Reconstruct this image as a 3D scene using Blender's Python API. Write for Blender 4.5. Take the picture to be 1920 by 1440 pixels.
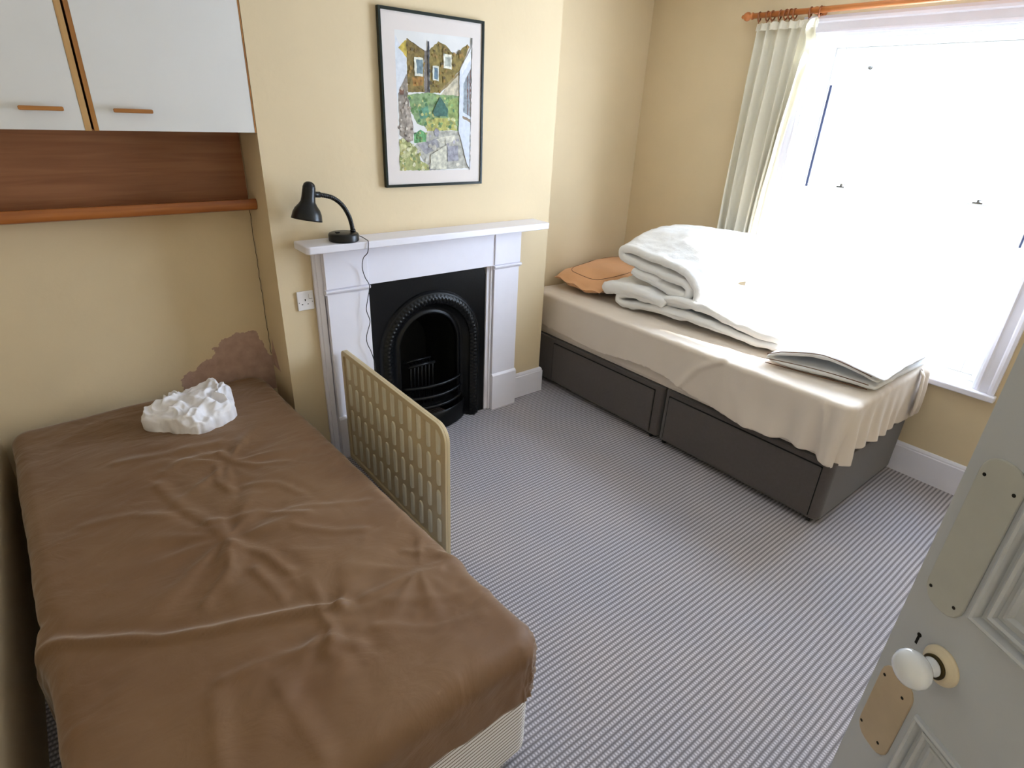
import bpy, bmesh, math, random
import numpy as np
from mathutils import Vector, Matrix
random.seed(7); np.random.seed(7)
S = bpy.context.scene
C = S.collection
for o_ in list(bpy.data.objects): bpy.data.objects.remove(o_)

# ---------------------------------------------------------------- camera
cam_d = bpy.data.cameras.new('camera'); cam = bpy.data.objects.new('camera', cam_d); C.objects.link(cam)
cam_d.sensor_width = 36; cam_d.sensor_fit = 'HORIZONTAL'; cam_d.lens = 36*1071.97/1920
cam_d.clip_start = 0.02
R_ = Vector((0.78285145,-0.62081774,0.04158066)); U_ = Vector((0.23832721,0.36091943,0.90163036)); F_ = Vector((0.57475539,0.69593283,-0.43050405))
M_ = Matrix((( R_.x,U_.x,-F_.x),(R_.y,U_.y,-F_.y),(R_.z,U_.z,-F_.z))).to_4x4()
M_.translation = Vector((-0.7969,-2.7286,1.7942))
cam.matrix_world = M_
S.camera = cam

# ---------------------------------------------------------------- light
W = bpy.data.worlds.new('sky'); S.world = W; W.use_nodes = True
bg = W.node_tree.nodes['Background']
bg.inputs[0].default_value = (0.66,0.80,1.0,1); bg.inputs[1].default_value = 25.5
sun_d = bpy.data.lights.new('sun','SUN'); sun = bpy.data.objects.new('sun',sun_d); C.objects.link(sun)
sun_d.energy = 20; sun_d.angle = math.radians(2.5); sun_d.color = (1,.98,.94)
sun.rotation_euler = Vector((-1.0,0.58,-1.48)).to_track_quat('-Z','Y').to_euler()
sun.location = (6,-3,6)
port_d = bpy.data.lights.new('window_portal','AREA'); port = bpy.data.objects.new('window_portal',port_d); C.objects.link(port)
port_d.shape='RECTANGLE'; port_d.size=1.7; port_d.size_y=1.3; port_d.cycles.is_portal=True
port.matrix_world = Matrix(((0,0,1,2.98),(0,1,0,-1.535),(-1,0,0,1.42),(0,0,0,1)))
hall_d = bpy.data.lights.new('hall_fill','AREA'); hall = bpy.data.objects.new('hall_fill',hall_d); C.objects.link(hall)  # added fill light with no fixture, to lift the foot of the bed
hall_d.shape='DISK'; hall_d.size=.35; hall_d.energy=3; hall_d.color=(1,.93,.84)
hall.location=(-.7,-4.0,2.42)
S.view_settings.view_transform='Standard'; S.view_settings.look='None'
S.view_settings.exposure=0.0; S.view_settings.gamma=1.0; S.view_settings.use_curve_mapping=False

# ---------------------------------------------------------------- materials
def lin(c):
    if isinstance(c,str):
        c=c.lstrip('#'); c=[int(c[i:i+2],16)/255 for i in (0,2,4)]
        c=[x/12.92 if x<=.04045 else ((x+.055)/1.055)**2.4 for x in c]
    return (c[0],c[1],c[2],1)
class NT:
    def __init__(s,name):
        s.m=bpy.data.materials.new(name); s.m.use_nodes=True; s.t=s.m.node_tree; s.n=s.t.nodes; s.l=s.t.links
        s.b=s.n['Principled BSDF']
    def add(s,ty,**k):
        n=s.n.new(ty)
        for a,v in k.items(): setattr(n,a,v)
        return n
    def link(s,a,b): s.l.new(a,b)
def put(n,k,v):
    n.inputs[k].default_value=v
def coords(t,scale=(1,1,1),rot=(0,0,0)):
    tc=t.add('ShaderNodeTexCoord'); mp=t.add('ShaderNodeMapping')
    mp.inputs['Scale'].default_value=scale; mp.inputs['Rotation'].default_value=rot
    t.link(tc.outputs['Object'],mp.inputs['Vector']); return mp.outputs[0]
def ramp(t,fac,stops):
    r=t.add('ShaderNodeValToRGB'); e=r.color_ramp.elements
    while len(e)<len(stops): e.new(.5)
    for i,(p,c) in enumerate(stops): e[i].position=p; e[i].color=lin(c)
    t.link(fac,r.inputs[0]); return r.outputs[0]
def mat(name,color,rough=.6,var=.06,vscale=6,bump=0,bscale=60,spec=.4,metal=0,sheen=0,coat=0,aniso=(1,1,1),transl=0):
    t=NT(name); b=t.b
    c=lin(color)
    n=t.add('ShaderNodeTexNoise'); put(n,'Scale',vscale); put(n,'Detail',5); t.link(coords(t,aniso),n.inputs['Vector'])
    lo=[max(0,x*(1-var)) for x in c[:3]]; hi=[min(1,x*(1+var)) for x in c[:3]]
    t.link(ramp(t,n.outputs[0],[(.3,lo),(.7,hi)]),b.inputs['Base Color'])
    put(b,'Roughness',rough); put(b,'Specular IOR Level',spec); put(b,'Metallic',metal)
    if sheen: put(b,'Sheen Weight',sheen); put(b,'Sheen Roughness',.5)
    if coat: put(b,'Coat Weight',coat)
    if bump:
        n2=t.add('ShaderNodeTexNoise'); put(n2,'Scale',bscale); put(n2,'Detail',4); t.link(coords(t),n2.inputs['Vector'])
        bp=t.add('ShaderNodeBump'); put(bp,'Strength',bump); put(bp,'Distance',.004); t.link(n2.outputs[0],bp.inputs['Height'])
        t.link(bp.outputs[0],b.inputs['Normal'])
    if transl:
        tr=t.add('ShaderNodeBsdfTranslucent'); tr.inputs[0].default_value=c
        mx=t.add('ShaderNodeMixShader'); put(mx,0,transl)
        t.link(b.outputs[0],mx.inputs[1]); t.link(tr.outputs[0],mx.inputs[2])
        t.link(mx.outputs[0],t.n['Material Output'].inputs[0])
    return t.m
def wood(name,c1,c2,axis=0,rough=.4,scale=1):
    t=NT(name); b=t.b
    sc=[38*scale]*3; sc[axis]=2.2*scale
    v=coords(t,tuple(sc))
    n=t.add('ShaderNodeTexNoise'); put(n,'Scale',1.0); put(n,'Detail',6); put(n,'Distortion',.6); t.link(v,n.inputs['Vector'])
    t.link(ramp(t,n.outputs[0],[(.3,c1),(.7,c2)]),b.inputs['Base Color']); put(b,'Roughness',rough)
    return t.m
M={}
M['wall']=mat('yellow_plaster_paint','#dcc8a5',.75,.025,3.0,bump=.25,bscale=25,spec=.2)
M['ceiling']=mat('ceiling_paint','#efece4',.8,.02)
M['gloss']=mat('white_gloss_paint','#ece9f2',.35,.02,8,bump=.05,bscale=30)
M['window_paint']=mat('window_gloss_paint','#f2f2f0',.3,.01)
M['door']=mat('old_cream_door_paint','#bcc0c6',.26,.03,5,bump=.08,bscale=30)
M['plate']=mat('yellowed_plate_paint','#b6b7b2',.33,.05,14,bump=.1,bscale=40)
M['plate2']=mat('tanned_plate_paint','#b9a78e',.4,.09,14,bump=.1,bscale=40)
M['hole']=mat('dark_hole','#15120e',.9,.1)
M['ceramic']=mat('white_ceramic','#e4e8ee',.12,.01,coat=.5)
M['rosec']=mat('cream_rose','#d8cbb0',.3,.08,20)
M['brass']=mat('tarnished_brass','#4a4026',.4,.2,20,metal=.8)
M['cabwhite']=mat('white_laminate','#dddbd8',.5,.02,4)
M['oak']=wood('orange_oak_edge','#8a5424','#b07436',0,.4)
M['oakv']=wood('orange_oak_upright','#8a5626','#b9813f',2,.4)
M['veneer']=wood('brown_oak_veneer','#83502f','#9c6641',0,.45)
M['oakpale']=wood('pale_oak_edge','#b58a55','#c9a26c',2,.4)
M['shelf']=wood('oak_shelf','#8a4c22','#a9652f',0,.35)
M['polewood']=wood('orange_pole_wood','#a85c2c','#cf8449',1,.35)
M['ring']=wood('ring_wood','#7a3f1f','#9c5a30',1,.35)
M['iron']=mat('black_cast_iron','#050608',.36,.3,20,bump=.15,bscale=90,spec=.28)
M['iron2']=mat('sooty_iron','#060606',.7,.3,20,bump=.4,bscale=60,spec=.2)
M['lampblack']=mat('black_lamp_plastic','#0b0b0c',.35,.1,10)
M['cord']=mat('dark_cord','#2b2724',.6,.1)
M['plastic']=mat('white_plastic','#e8e3e2',.3,.01)
M['slotpanel']=mat('cream_panel_enamel','#cbb893',.45,.04,8)
M['slotin']=mat('slot_pale','#e4dcc4',.5,.05,8)
M['frame']=mat('dark_green_frame','#0d1a16',.25,.1,30)
M['mat']=mat('pink_white_mount','#dcd2cc',.8,.01)
M['divan']=mat('charcoal_grey_fabric','#574f4c',.95,.06,60,bump=.5,bscale=500,sheen=.3)
M['divan_dark']=mat('dark_gap_fabric','#141212',.95,.1)
M['cream']=mat('cream_cotton_sheet','#e3d5c6',.85,.02,5,bump=.12,bscale=200,sheen=.15)
M['peach']=mat('peach_cotton','#dfa97c',.85,.03,8,bump=.1,bscale=200,sheen=.1)
M['piping']=mat('brown_piping','#6d4a33',.8,.05)
M['duvet']=mat('white_duvet_cotton','#f0eeec',.85,.015,6,bump=.75,bscale=38,sheen=.1)
M['duvet_edge']=mat('grey_white_quilting','#dedad6',.9,.02,30,bump=.5,bscale=120)
M['cloth']=mat('white_crumpled_cloth','#f0edf0',.85,.01,6,bump=.1,bscale=150)
M['curtain']=mat('cream_curtain','#faf5e6',.9,.01,6,transl=.38)
M['caster']=mat('black_caster','#121212',.4,.1)
M['steel']=mat('dull_steel','#8d8d8c',.3,.05,metal=.9)
M['patch']=mat('bare_pink_plaster','#b99a8b',.9,.12,22,bump=.5,bscale=50)
M['sashshade']=mat('blue_grey_sash_shadow','#39405c',.8,.1)
# brown fitted sheet
def brown():
    t=NT('brown_jersey_sheet'); b=t.b
    n=t.add('ShaderNodeTexNoise'); put(n,'Scale',2.2); put(n,'Detail',6); t.link(coords(t),n.inputs['Vector'])
    t.link(ramp(t,n.outputs[0],[(.3,'#725339'),(.7,'#816347')]),b.inputs['Base Color'])
    put(b,'Roughness',.62); put(b,'Sheen Weight',.38); put(b,'Sheen Roughness',.35); put(b,'Sheen Tint',(1,.92,.82,1)); put(b,'Specular IOR Level',.3)
    n2=t.add('ShaderNodeTexNoise'); put(n2,'Scale',5); put(n2,'Detail',6); put(n2,'Distortion',1.2); t.link(coords(t,(1,1.6,1)),n2.inputs['Vector'])
    bp=t.add('ShaderNodeBump'); put(bp,'Strength',.3); put(bp,'Distance',.02); t.link(n2.outputs[0],bp.inputs['Height']); t.link(bp.outputs[0],b.inputs['Normal'])
    return t.m
M['brown']=brown()
def math_(t,op,a,b=None):
    n=t.add('ShaderNodeMath',operation=op)
    for i,x in enumerate((a,b)):
        if x is None: continue
        if isinstance(x,(int,float)): n.inputs[i].default_value=x
        else: t.link(x,n.inputs[i])
    return n.outputs[0]
def carpet():
    t=NT('ribbed_grey_carpet'); b=t.b
    tc=t.add('ShaderNodeTexCoord'); sp=t.add('ShaderNodeSeparateXYZ'); t.link(tc.outputs['Object'],sp.inputs[0])
    nz=t.add('ShaderNodeTexNoise'); put(nz,'Scale',3); t.link(tc.outputs['Object'],nz.inputs['Vector'])
    yy=math_(t,'ADD',sp.outputs[1],math_(t,'MULTIPLY',nz.outputs[0],.006))
    ph=math_(t,'MULTIPLY',yy,2*math.pi/.0190)
    rib=math_(t,'MULTIPLY_ADD',math_(t,'SINE',ph),.5); rib.node.inputs[2].default_value=.5
    row=math_(t,'FLOOR',math_(t,'DIVIDE',yy,.0190))
    xx=math_(t,'ADD',math_(t,'MULTIPLY',sp.outputs[0],2*math.pi/.0105),math_(t,'MULTIPLY',row,math.pi))
    kn=math_(t,'MULTIPLY_ADD',math_(t,'SINE',xx),.5); kn.node.inputs[2].default_value=.5
    h=math_(t,'MULTIPLY',math_(t,'POWER',rib,.7),math_(t,'ADD',math_(t,'MULTIPLY',kn,.60),.40))
    f=t.add('ShaderNodeTexNoise'); put(f,'Scale',260); put(f,'Detail',3); t.link(tc.outputs['Object'],f.inputs['Vector'])
    hh=math_(t,'ADD',math_(t,'MULTIPLY',h,.8),math_(t,'MULTIPLY',f.outputs[0],.25))
    col=ramp(t,hh,[(.05,'#6b6668'),(.42,'#9f9a9e'),(.85,'#d6d0d6')])
    n=t.add('ShaderNodeTexNoise'); put(n,'Scale',1.7); put(n,'Detail',4); t.link(tc.outputs['Object'],n.inputs['Vector'])
    tint=ramp(t,n.outputs[0],[(.35,(1,.97,.94)),(.65,(.9,.91,.94))])
    mx=t.add('ShaderNodeMix',data_type='RGBA',blend_type='MULTIPLY'); put(mx,0,1.0)
    t.link(col,mx.inputs[6]); t.link(tint,mx.inputs[7]); t.link(mx.outputs[2],b.inputs['Base Color'])
    put(b,'Roughness',.95); put(b,'Specular IOR Level',.1); put(b,'Sheen Weight',.1)
    bp=t.add('ShaderNodeBump'); put(bp,'Strength',.6); put(bp,'Distance',.003); t.link(hh,bp.inputs['Height']); t.link(bp.outputs[0],b.inputs['Normal'])
    return t.m
M['carpet']=carpet()
def ticking():
    t=NT('striped_ticking'); b=t.b
    tc=t.add('ShaderNodeTexCoord'); sp=t.add('ShaderNodeSeparateXYZ'); t.link(tc.outputs['Object'],sp.inputs[0])
    z=math_(t,'MULTIPLY',sp.outputs[2],2*math.pi/.0150)
    s=math_(t,'SINE',z)
    t.link(ramp(t,math_(t,'MULTIPLY_ADD',s,.5),[(.0,'#f3f1f0'),(.44,'#ece8e4'),(.52,'#6f625a')]),b.inputs['Base Color'])
    for n in t.n:
        if n.type=='MATH' and n.operation=='MULTIPLY_ADD': n.inputs[2].default_value=.12
    put(b,'Roughness',.9); return t.m
M['ticking']=ticking()
def glass():
    t=NT('window_glass'); tr=t.add('ShaderNodeBsdfTransparent'); gl=t.add('ShaderNodeBsdfGlossy'); put(gl,'Roughness',.02)
    mx=t.add('ShaderNodeMixShader'); put(mx,0,.04); t.link(tr.outputs[0],mx.inputs[1]); t.link(gl.outputs[0],mx.inputs[2])
    t.link(mx.outputs[0],t.n['Material Output'].inputs[0]); return t.m
M['glass']=glass()

# ---------------------------------------------------------------- mesh helpers
def link(name,me,m,parent=None,smooth=False,bevel=0,seg=2):
    o=bpy.data.objects.new(name,me); C.objects.link(o)
    for k in (m if isinstance(m,(list,tuple)) else [m]): me.materials.append(M[k] if isinstance(k,str) else k)
    if parent is not None: o.parent=parent
    if smooth:
        for p in me.polygons: p.use_smooth=True
    if bevel:
        b=o.modifiers.new('bevel','BEVEL'); b.width=bevel; b.segments=seg; b.limit_method='ANGLE'; b.angle_limit=math.radians(40)
        for p in me.polygons: p.use_smooth=True
        b.harden_normals=True
    return o
def tag(o,label,cat,group=None,kind=None):
    o['label']=label; o['category']=cat
    if group: o['group']=group
    if kind: o['kind']=kind
    return o
def empty(name,loc,label,cat,group=None,rz=0):
    o=bpy.data.objects.new(name,None); C.objects.link(o); o.location=loc; o.rotation_euler=(0,0,rz); o.empty_display_size=.1
    return tag(o,label,cat,group)
def structure(o,label=None):
    o['kind']='structure'
    if label: o['label']=label
    return o
class B:
    def __init__(s,off=(0,0,0)): s.v=[]; s.f=[]; s.mi=[]; s.cur=0; s.off=Vector(off)
    def face(s,idx): s.f.append(tuple(idx)); s.mi.append(s.cur)
    def pts(s,ps):
        k=len(s.v); s.v+= [tuple(Vector(p)-s.off) for p in ps]; return list(range(k,k+len(ps)))
    def box(s,a,b):
        x0,y0,z0=[min(a[i],b[i]) for i in range(3)]; x1,y1,z1=[max(a[i],b[i]) for i in range(3)]
        i=s.pts([(x0,y0,z0),(x1,y0,z0),(x1,y1,z0),(x0,y1,z0),(x0,y0,z1),(x1,y0,z1),(x1,y1,z1),(x0,y1,z1)])
        for q in ((0,3,2,1),(4,5,6,7),(0,1,5,4),(1,2,6,5),(2,3,7,6),(3,0,4,7)): s.face([i[j] for j in q])
        return s
    def prism(s,poly,f0,f1,cap=True):
        """poly: list of 2d, f0/f1 functions mapping 2d->3d for both ends"""
        n=len(poly); a=s.pts([f0(*p) for p in poly]); b=s.pts([f1(*p) for p in poly])
        for i in range(n): s.face([a[i],a[(i+1)%n],b[(i+1)%n],b[i]])
        if cap: s.face(a[::-1]); s.face(b)
        return s
    def loft(s,rings,closed=True,caps=True,cyc=False):
        ids=[s.pts(r) for r in rings]; n=len(rings[0])
        rr=range(len(ids)) if cyc else range(len(ids)-1)
        for k in rr:
            a=ids[k]; b=ids[(k+1)%len(ids)]
            for i in range(n if closed else n-1): s.face([a[i],a[(i+1)%n],b[(i+1)%n],b[i]])
        if caps and closed and not cyc: s.face(ids[0][::-1]); s.face(ids[-1])
        return s
    def lathe(s,prof,seg=32,center=(0,0,0),axis=None):
        """prof: (r,h) ; axis: unit vector"""
        ax=Vector(axis or (0,0,1)).normalized(); t=Vector((1,0,0)) if abs(ax.x)<.9 else Vector((0,1,0))
        e1=(t-ax*t.dot(ax)).normalized(); e2=ax.cross(e1); c=Vector(center)
        rings=[[c+ax*h+(e1*math.cos(2*math.pi*k/seg)+e2*math.sin(2*math.pi*k/seg))*max(r,1e-4) for k in range(seg)] for r,h in prof]
        return s.loft(rings)
    def tube(s,path,r,seg=12,caps=True):
        P=[Vector(p) for p in path]; n=len(P); rings=[]
        up=None
        for i in range(n):
            d=(P[min(i+1,n-1)]-P[max(i-1,0)]).normalized()
            if up is None: up=Vector((0,0,1)) if abs(d.z)<.9 else Vector((1,0,0))
            e1=(up-d*up.dot(d)).normalized(); up=e1; e2=d.cross(e1)
            rr=r[i] if isinstance(r,(list,tuple)) else r
            rings.append([P[i]+(e1*math.cos(2*math.pi*k/seg)+e2*math.sin(2*math.pi*k/seg))*rr for k in range(seg)])
        return s.loft(rings,caps=caps)
    def build(s,name,m,parent=None,**k):
        me=bpy.data.meshes.new(name); me.from_pydata(s.v,[],s.f)
        me.polygons.foreach_set('material_index',s.mi)
        bm=bmesh.new(); bm.from_mesh(me)
        bmesh.ops.recalc_face_normals(bm,faces=bm.faces); bm.to_mesh(me); bm.free(); me.update()
        return link(name,me,m,parent,**k)
def spline(pts,n=12):
    P=[Vector(p) for p in pts]; out=[]
    for i in range(len(P)-1):
        p0=P[max(i-1,0)];p1=P[i];p2=P[i+1];p3=P[min(i+2,len(P)-1)]
        for k in range(n):
            t=k/n; out.append(.5*((2*p1)+(p2-p0)*t+(2*p0-5*p1+4*p2-p3)*t*t+(3*p1-p0-3*p2+p3)*t**3))
    out.append(P[-1]); return out
# numpy perlin noise
_r=np.random.RandomState(3); _perm=np.concatenate([_r.permutation(256)]*3); _g=_r.randn(256,3); _g/=np.linalg.norm(_g,axis=1)[:,None]
def pn(x,y,z=0):
    x=np.asarray(x,float); y=np.asarray(y,float); z=np.asarray(z,float)+0*x
    xi=np.floor(x).astype(int); yi=np.floor(y).astype(int); zi=np.floor(z).astype(int)
    xf=x-xi; yf=y-yi; zf=z-zi
    u,v,w=[t*t*t*(t*(t*6-15)+10) for t in (xf,yf,zf)]
    def g(a,b,c):
        h=_perm[(_perm[(_perm[(xi+a)&255]+yi+b)&255]+zi+c)&255]&255
        gr=_g[h]; return gr[...,0]*(xf-a)+gr[...,1]*(yf-b)+gr[...,2]*(zf-c)
    L=lambda a,b,t:a+t*(b-a)
    return L(L(L(g(0,0,0),g(1,0,0),u),L(g(0,1,0),g(1,1,0),u),v),L(L(g(0,0,1),g(1,0,1),u),L(g(0,1,1),g(1,1,1),u),v),w)
def fbm(x,y,z=0,o=4):
    s=0;a=1
    for k in range(o): s=s+a*pn(x*2**k,y*2**k,z*2**k+k*7.3); a*=.5
    return s
def ridge(x,y,z=0,o=3):
    s=0;a=1
    for k in range(o): s=s+a*(1-np.abs(pn(x*2**k,y*2**k,z*2**k+k*3.1))*2.4); a*=.5
    return s
def segdist(X,Y,pl):
    best=np.full(X.shape,9.);side=np.zeros(X.shape)
    for (a,b),(c,d) in zip(pl[:-1],pl[1:]):
        L=(c-a)**2+(d-b)**2; t=np.clip(((X-a)*(c-a)+(Y-b)*(d-b))/L,0,1)
        dx=X-(a+t*(c-a)); dy=Y-(b+t*(d-b)); q=np.hypot(dx,dy)
        sd=np.sign((c-a)*dy-(d-b)*dx); m=q<best; best[m]=q[m]; side[m]=sd[m]
    return best,side
def drape(name,m,rect,ztop,R,fil,hem,hang,step,wr,parent=None,thick=0.0,crown=None):
    """cloth over a box: flat on top, rounded over the edge, hanging down to hem(x,y,nx,ny)"""
    x0,x1,y0,y1=rect; arc=fil*math.pi/2
    ex=arc+hang
    xs=np.arange(x0-ex+fil-.0,x1+ex-fil+step,step); ys=np.arange(y0-ex+fil,y1+ex-fil+step,step)
    X,Y=np.meshgrid(xs,ys,indexing='ij')
    cx=np.clip(X,x0+R,x1-R); cy=np.clip(Y,y0+R,y1-R); vx=X-cx; vy=Y-cy; vl=np.hypot(vx,vy)+1e-9
    nx=vx/vl; ny=vy/vl; d=vl-(R-fil)
    H=hem(cx+nx*R,cy+ny*R,nx,ny)           # total drop in metres
    dm=arc+np.maximum(H-fil,0)
    out=d>dm; d=np.minimum(d,dm)
    dp=np.maximum(d,0)
    ang=np.clip(dp/fil,0,math.pi/2)
    horiz=np.where(d<=0,vl,(R-fil)+fil*np.sin(ang))
    drop=np.where(dp<arc,fil*(1-np.cos(ang)),fil+dp-arc)
    PX=cx+nx*horiz; PY=cy+ny*horiz; PZ=ztop-drop
    if crown is not None: PZ=PZ+crown(PX,PY)*np.clip(1-drop/.1,0,1)
    Nx=nx*np.sin(ang)*(d>0); Ny=ny*np.sin(ang)*(d>0); Nz=np.where(d>0,np.cos(ang),1.)
    disp=wr(PX,PY,PZ,drop,nx,ny)
    PX=PX+Nx*disp; PY=PY+Ny*disp; PZ=PZ+Nz*disp
    ni,nj=X.shape; V=np.stack([PX,PY,PZ],-1).reshape(-1,3)
    idx=np.arange(ni*nj).reshape(ni,nj)
    q=np.stack([idx[:-1,:-1],idx[1:,:-1],idx[1:,1:],idx[:-1,1:]],-1).reshape(-1,4)
    o_=out.reshape(-1); keep=~(o_[q].all(1)); q=q[keep]
    used=np.unique(q); mp=-np.ones(len(V),int); mp[used]=np.arange(len(used))
    me=bpy.data.meshes.new(name); me.from_pydata(V[used].tolist(),[],mp[q].tolist())
    bm=bmesh.new(); bm.from_mesh(me); bmesh.ops.remove_doubles(bm,verts=bm.verts,dist=.0006); bm.to_mesh(me); bm.free()
    o=link(name,me,m,parent,smooth=True)
    if thick:
        s=o.modifiers.new('thickness','SOLIDIFY'); s.thickness=thick; s.offset=-1
    return o
def blob(name,m,n,fn,parent=None):
    """closed surface from a subdivided cube; fn maps unit cube-sphere coords arrays -> xyz arrays"""
    bm=bmesh.new(); bmesh.ops.create_cube(bm,size=2); bmesh.ops.subdivide_edges(bm,edges=bm.edges[:],cuts=n,use_grid_fill=True)
    P=np.array([v.co[:] for v in bm.verts]); Q=fn(P)
    for v,q in zip(bm.verts,Q): v.co=q
    me=bpy.data.meshes.new(name); bm.to_mesh(me); bm.free()
    return link(name,me,m,parent,smooth=True)
# ================================================================ the room
XL,XR,YF,YB,ZC=-1.163,2.764,-3.27,.272,2.62
BW=1.693                      # width of the chimney breast
b=B(); b.box((XL-.1,YF-.12,-.1),(XR+.02,YB+.12,0)); structure(b.build('floor','carpet'))
b=B(); b.box((XL-.1,YF-.12,ZC),(XR+.1,YB+.12,ZC+.1)); structure(b.build('ceiling','ceiling'))
b=B(); b.box((XL-.1,YF-.12,0),(XL,YB+.12,ZC)); structure(b.build('wall_left','wall'))
b=B()
b.box((XL,YB+.0,0),(XR,YB+.12,ZC))
b.box((0,0,0),(.432,YB,ZC)); b.box((1.198,0,0),(BW,YB,ZC)); b.box((.432,0,.962),(1.198,YB,ZC))
wb=structure(b.build('wall_back','wall'))
# window wall with opening
WY0,WY1,WZ0,WZ1=-2.165,-.905,.60,2.237
b=B(); T=.24
b.box((XR,YF-.12,0),(XR+T,WY0,ZC)); b.box((XR,WY1,0),(XR+T,YB+.12,ZC))
b.box((XR,WY0,0),(XR+T,WY1,WZ0-.036)); b.box((XR,WY0,WZ1),(XR+T,WY1,ZC)); structure(b.build('wall_right','wall'))
# front wall with the doorway the camera stands in
TH=math.radians(60); dd=Vector((math.cos(TH),math.sin(TH),0)); dn=Vector((-math.sin(TH),math.cos(TH),0))
P0=Vector((0.146,-2.652,0))-dn*.058                    # a point of the door face below the knob
HS=-.70                                                # hinge position along the door
hinge=P0+dd*HS
DX1=hinge.x+.03; DX0=DX1-.84
b=B(); b.box((XL,YF-.12,0),(DX0,YF,ZC)); b.box((DX1,YF-.12,0),(XR,YF,ZC)); b.box((DX0,YF-.12,2.03),(DX1,YF,ZC)); structure(b.build('wall_front','wall'))
# unseen hallway box behind the doorway, added to keep sky light from flooding in
b=B(); y2=YF-1.5
b.box((-1.6,y2,-.1),(.8,YF-.12,0)); structure(b.build('floor_hall_lightblock','carpet'))
b=B(); b.box((-1.6,y2-.1,0),(.8,y2,2.6)); b.box((-1.7,y2,0),(-1.6,YF-.12,2.6)); b.box((.8,y2,0),(.9,YF-.12,2.6)); structure(b.build('wall_hall_lightblock','wall'))
b=B(); b.box((-1.7,y2-.1,2.6),(.9,YF-.12,2.7)); structure(b.build('ceiling_hall_lightblock','ceiling'))
# baseboards
def board(name,a,c,inward,h=.178,t=.02):
    a=Vector(a); c=Vector(c); n=Vector(inward)
    prof=[(0,0),(t,0),(t,h-.024),(t-.004,h-.020),(t-.004,h-.012),(t-.009,h-.003),(t-.013,h),(0,h)]
    bb=B(); r=[[p+n*x+Vector((0,0,z)) for x,z in prof] for p in (a,c)]; bb.loft(r)
    return structure(bb.build(name,'gloss'))
board('baseboard_right',(XR,YF,0),(XR,YB,0),(-1,0,0))
bb=B()
prof=[(0,0),(.02,0),(.02,.154),(.016,.158),(.016,.166),(.011,.175),(.007,.178),(0,.178)]
def seg(a,c,n,bb):
    bb.loft([[Vector(p)+Vector(n[k])*x+Vector((0,0,z)) for x,z in prof] for k,p in ((0,a),(1,c))])
seg((1.43,0,0),(BW,0,0),((0,-1,0),(1,-1,0)),bb)
seg((BW,0,0),(BW,YB,0),((1,-1,0),(1,-1,0)),bb)
seg((BW,YB,0),(XR,YB,0),((1,-1,0),(0,-1,0)),bb)
structure(bb.build('baseboard_back','gloss'))
board('baseboard_left',(XL,YF,0),(XL,-2.3,0),(1,0,0))
# peeled paint: bare plaster with torn edges, a thin skim on the alcove wall
random.seed(11)
out=[(-.437,.36),(-.45,.52),(-.425,.545),(-.40,.56),(-.375,.555),(-.35,.585),(-.32,.60),(-.29,.605),(-.27,.635),(-.285,.655),(-.25,.66),(-.235,.69),(-.19,.70),(-.165,.715),(-.12,.705),(-.085,.712),(-.06,.70),(-.055,.66),(-.04,.64),(-.028,.60),(-.02,.57),(-.001,.55),(-.001,.36)]
pp=[]
for i in range(len(out)):
    p=Vector(out[i]); q=Vector(out[(i+1)%len(out)]); pp.append(p)
    if i<len(out)-2:
        n=int((q-p).length/.006)
        for k in range(1,n): pp.append(p.lerp(q,k/n)+Vector((random.uniform(-1,1),random.uniform(-1,1)))*.0042)
b=B(); b.prism([tuple(p) for p in pp],lambda x,z:(x,YB-.0006,z),lambda x,z:(x,YB+.002,z)); o=b.build('bare_plaster_patch','patch',wb); o['label']='bare pinkish plaster patch where the paint has peeled'
b=B(); b.prism([(0,0.5),(0,.58),(-.02,.60),(-.035,.66),(-.05,.62),(-.075,.58),(-.09,.53),(-.12,.5)],lambda y,z:(-.0006,YB+y,z),lambda y,z:(.002,YB+y,z)); b.build('bare_plaster_patch','patch',wb)
# hairline cable in alcove corner
pts=[(-.004-.004*abs(math.sin(k*1.7)),YB-.004-.003*math.sin(k*.9),1.345-k*.03) for k in range(27)]
b=B(); b.tube(pts,.0013,6); tag(b.build('corner_cable','cord'),'thin dark cable running down the alcove corner below the oak shelf','cable')

# ================================================================ window
w=empty('window_1',(XR,(WY0+WY1)/2,WZ0),'white painted sash window with bright daylight behind','window'); w['kind']='structure'
del w['category']
def kid(bld,name,m,par,**k):
    o=bld.build(name,m,par,**k); o.matrix_parent_inverse=Matrix.Translation(par.location).inverted() if par.rotation_euler.z==0 else par.matrix_world.inverted(); return o
def frame_boxes(bb,x0,x1,ya,yb,za,zb,wl,wr_,wt,wbm):
    bb.box((x0,ya,za),(x1,ya+wl,zb)); bb.box((x0,yb-wr_,za),(x1,yb,zb)); bb.box((x0,ya+wl,zb-wt),(x1,yb-wr_,zb)); bb.box((x0,ya+wl,za),(x1,yb-wr_,za+wbm))
# casing: stepped architrave swept round three sides
bb=B(); cw=.088
pr=[(0,.0),(0,.012),(.012,.016),(.02,.010),(.028,.010),(.055,.012),(.062,.022),(.074,.026),(.088,.024),(.088,0)]
def arch(pr):
    R=[]
    for (y,z,ny,nz) in ((WY0,WZ0-.0,-1,0),(WY0,WZ1,-1,1),(WY1,WZ1,1,1),(WY1,WZ0-.0,1,0)):
        R.append([(XR-h,y+ny*x,z+nz*x) for x,h in pr])
    return R
bb.loft(arch(pr)); kid(bb,'casing','gloss',w)
bb=B(); bb.box((XR-.045,WY0-.10,WZ0-.034),(XR-.0005,WY1+.10,WZ0)); bb.box((XR-.0005,WY0+.001,WZ0-.034),(3.0,WY1-.001,WZ0)); kid(bb,'window_sill','gloss',w,bevel=.008)
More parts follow.
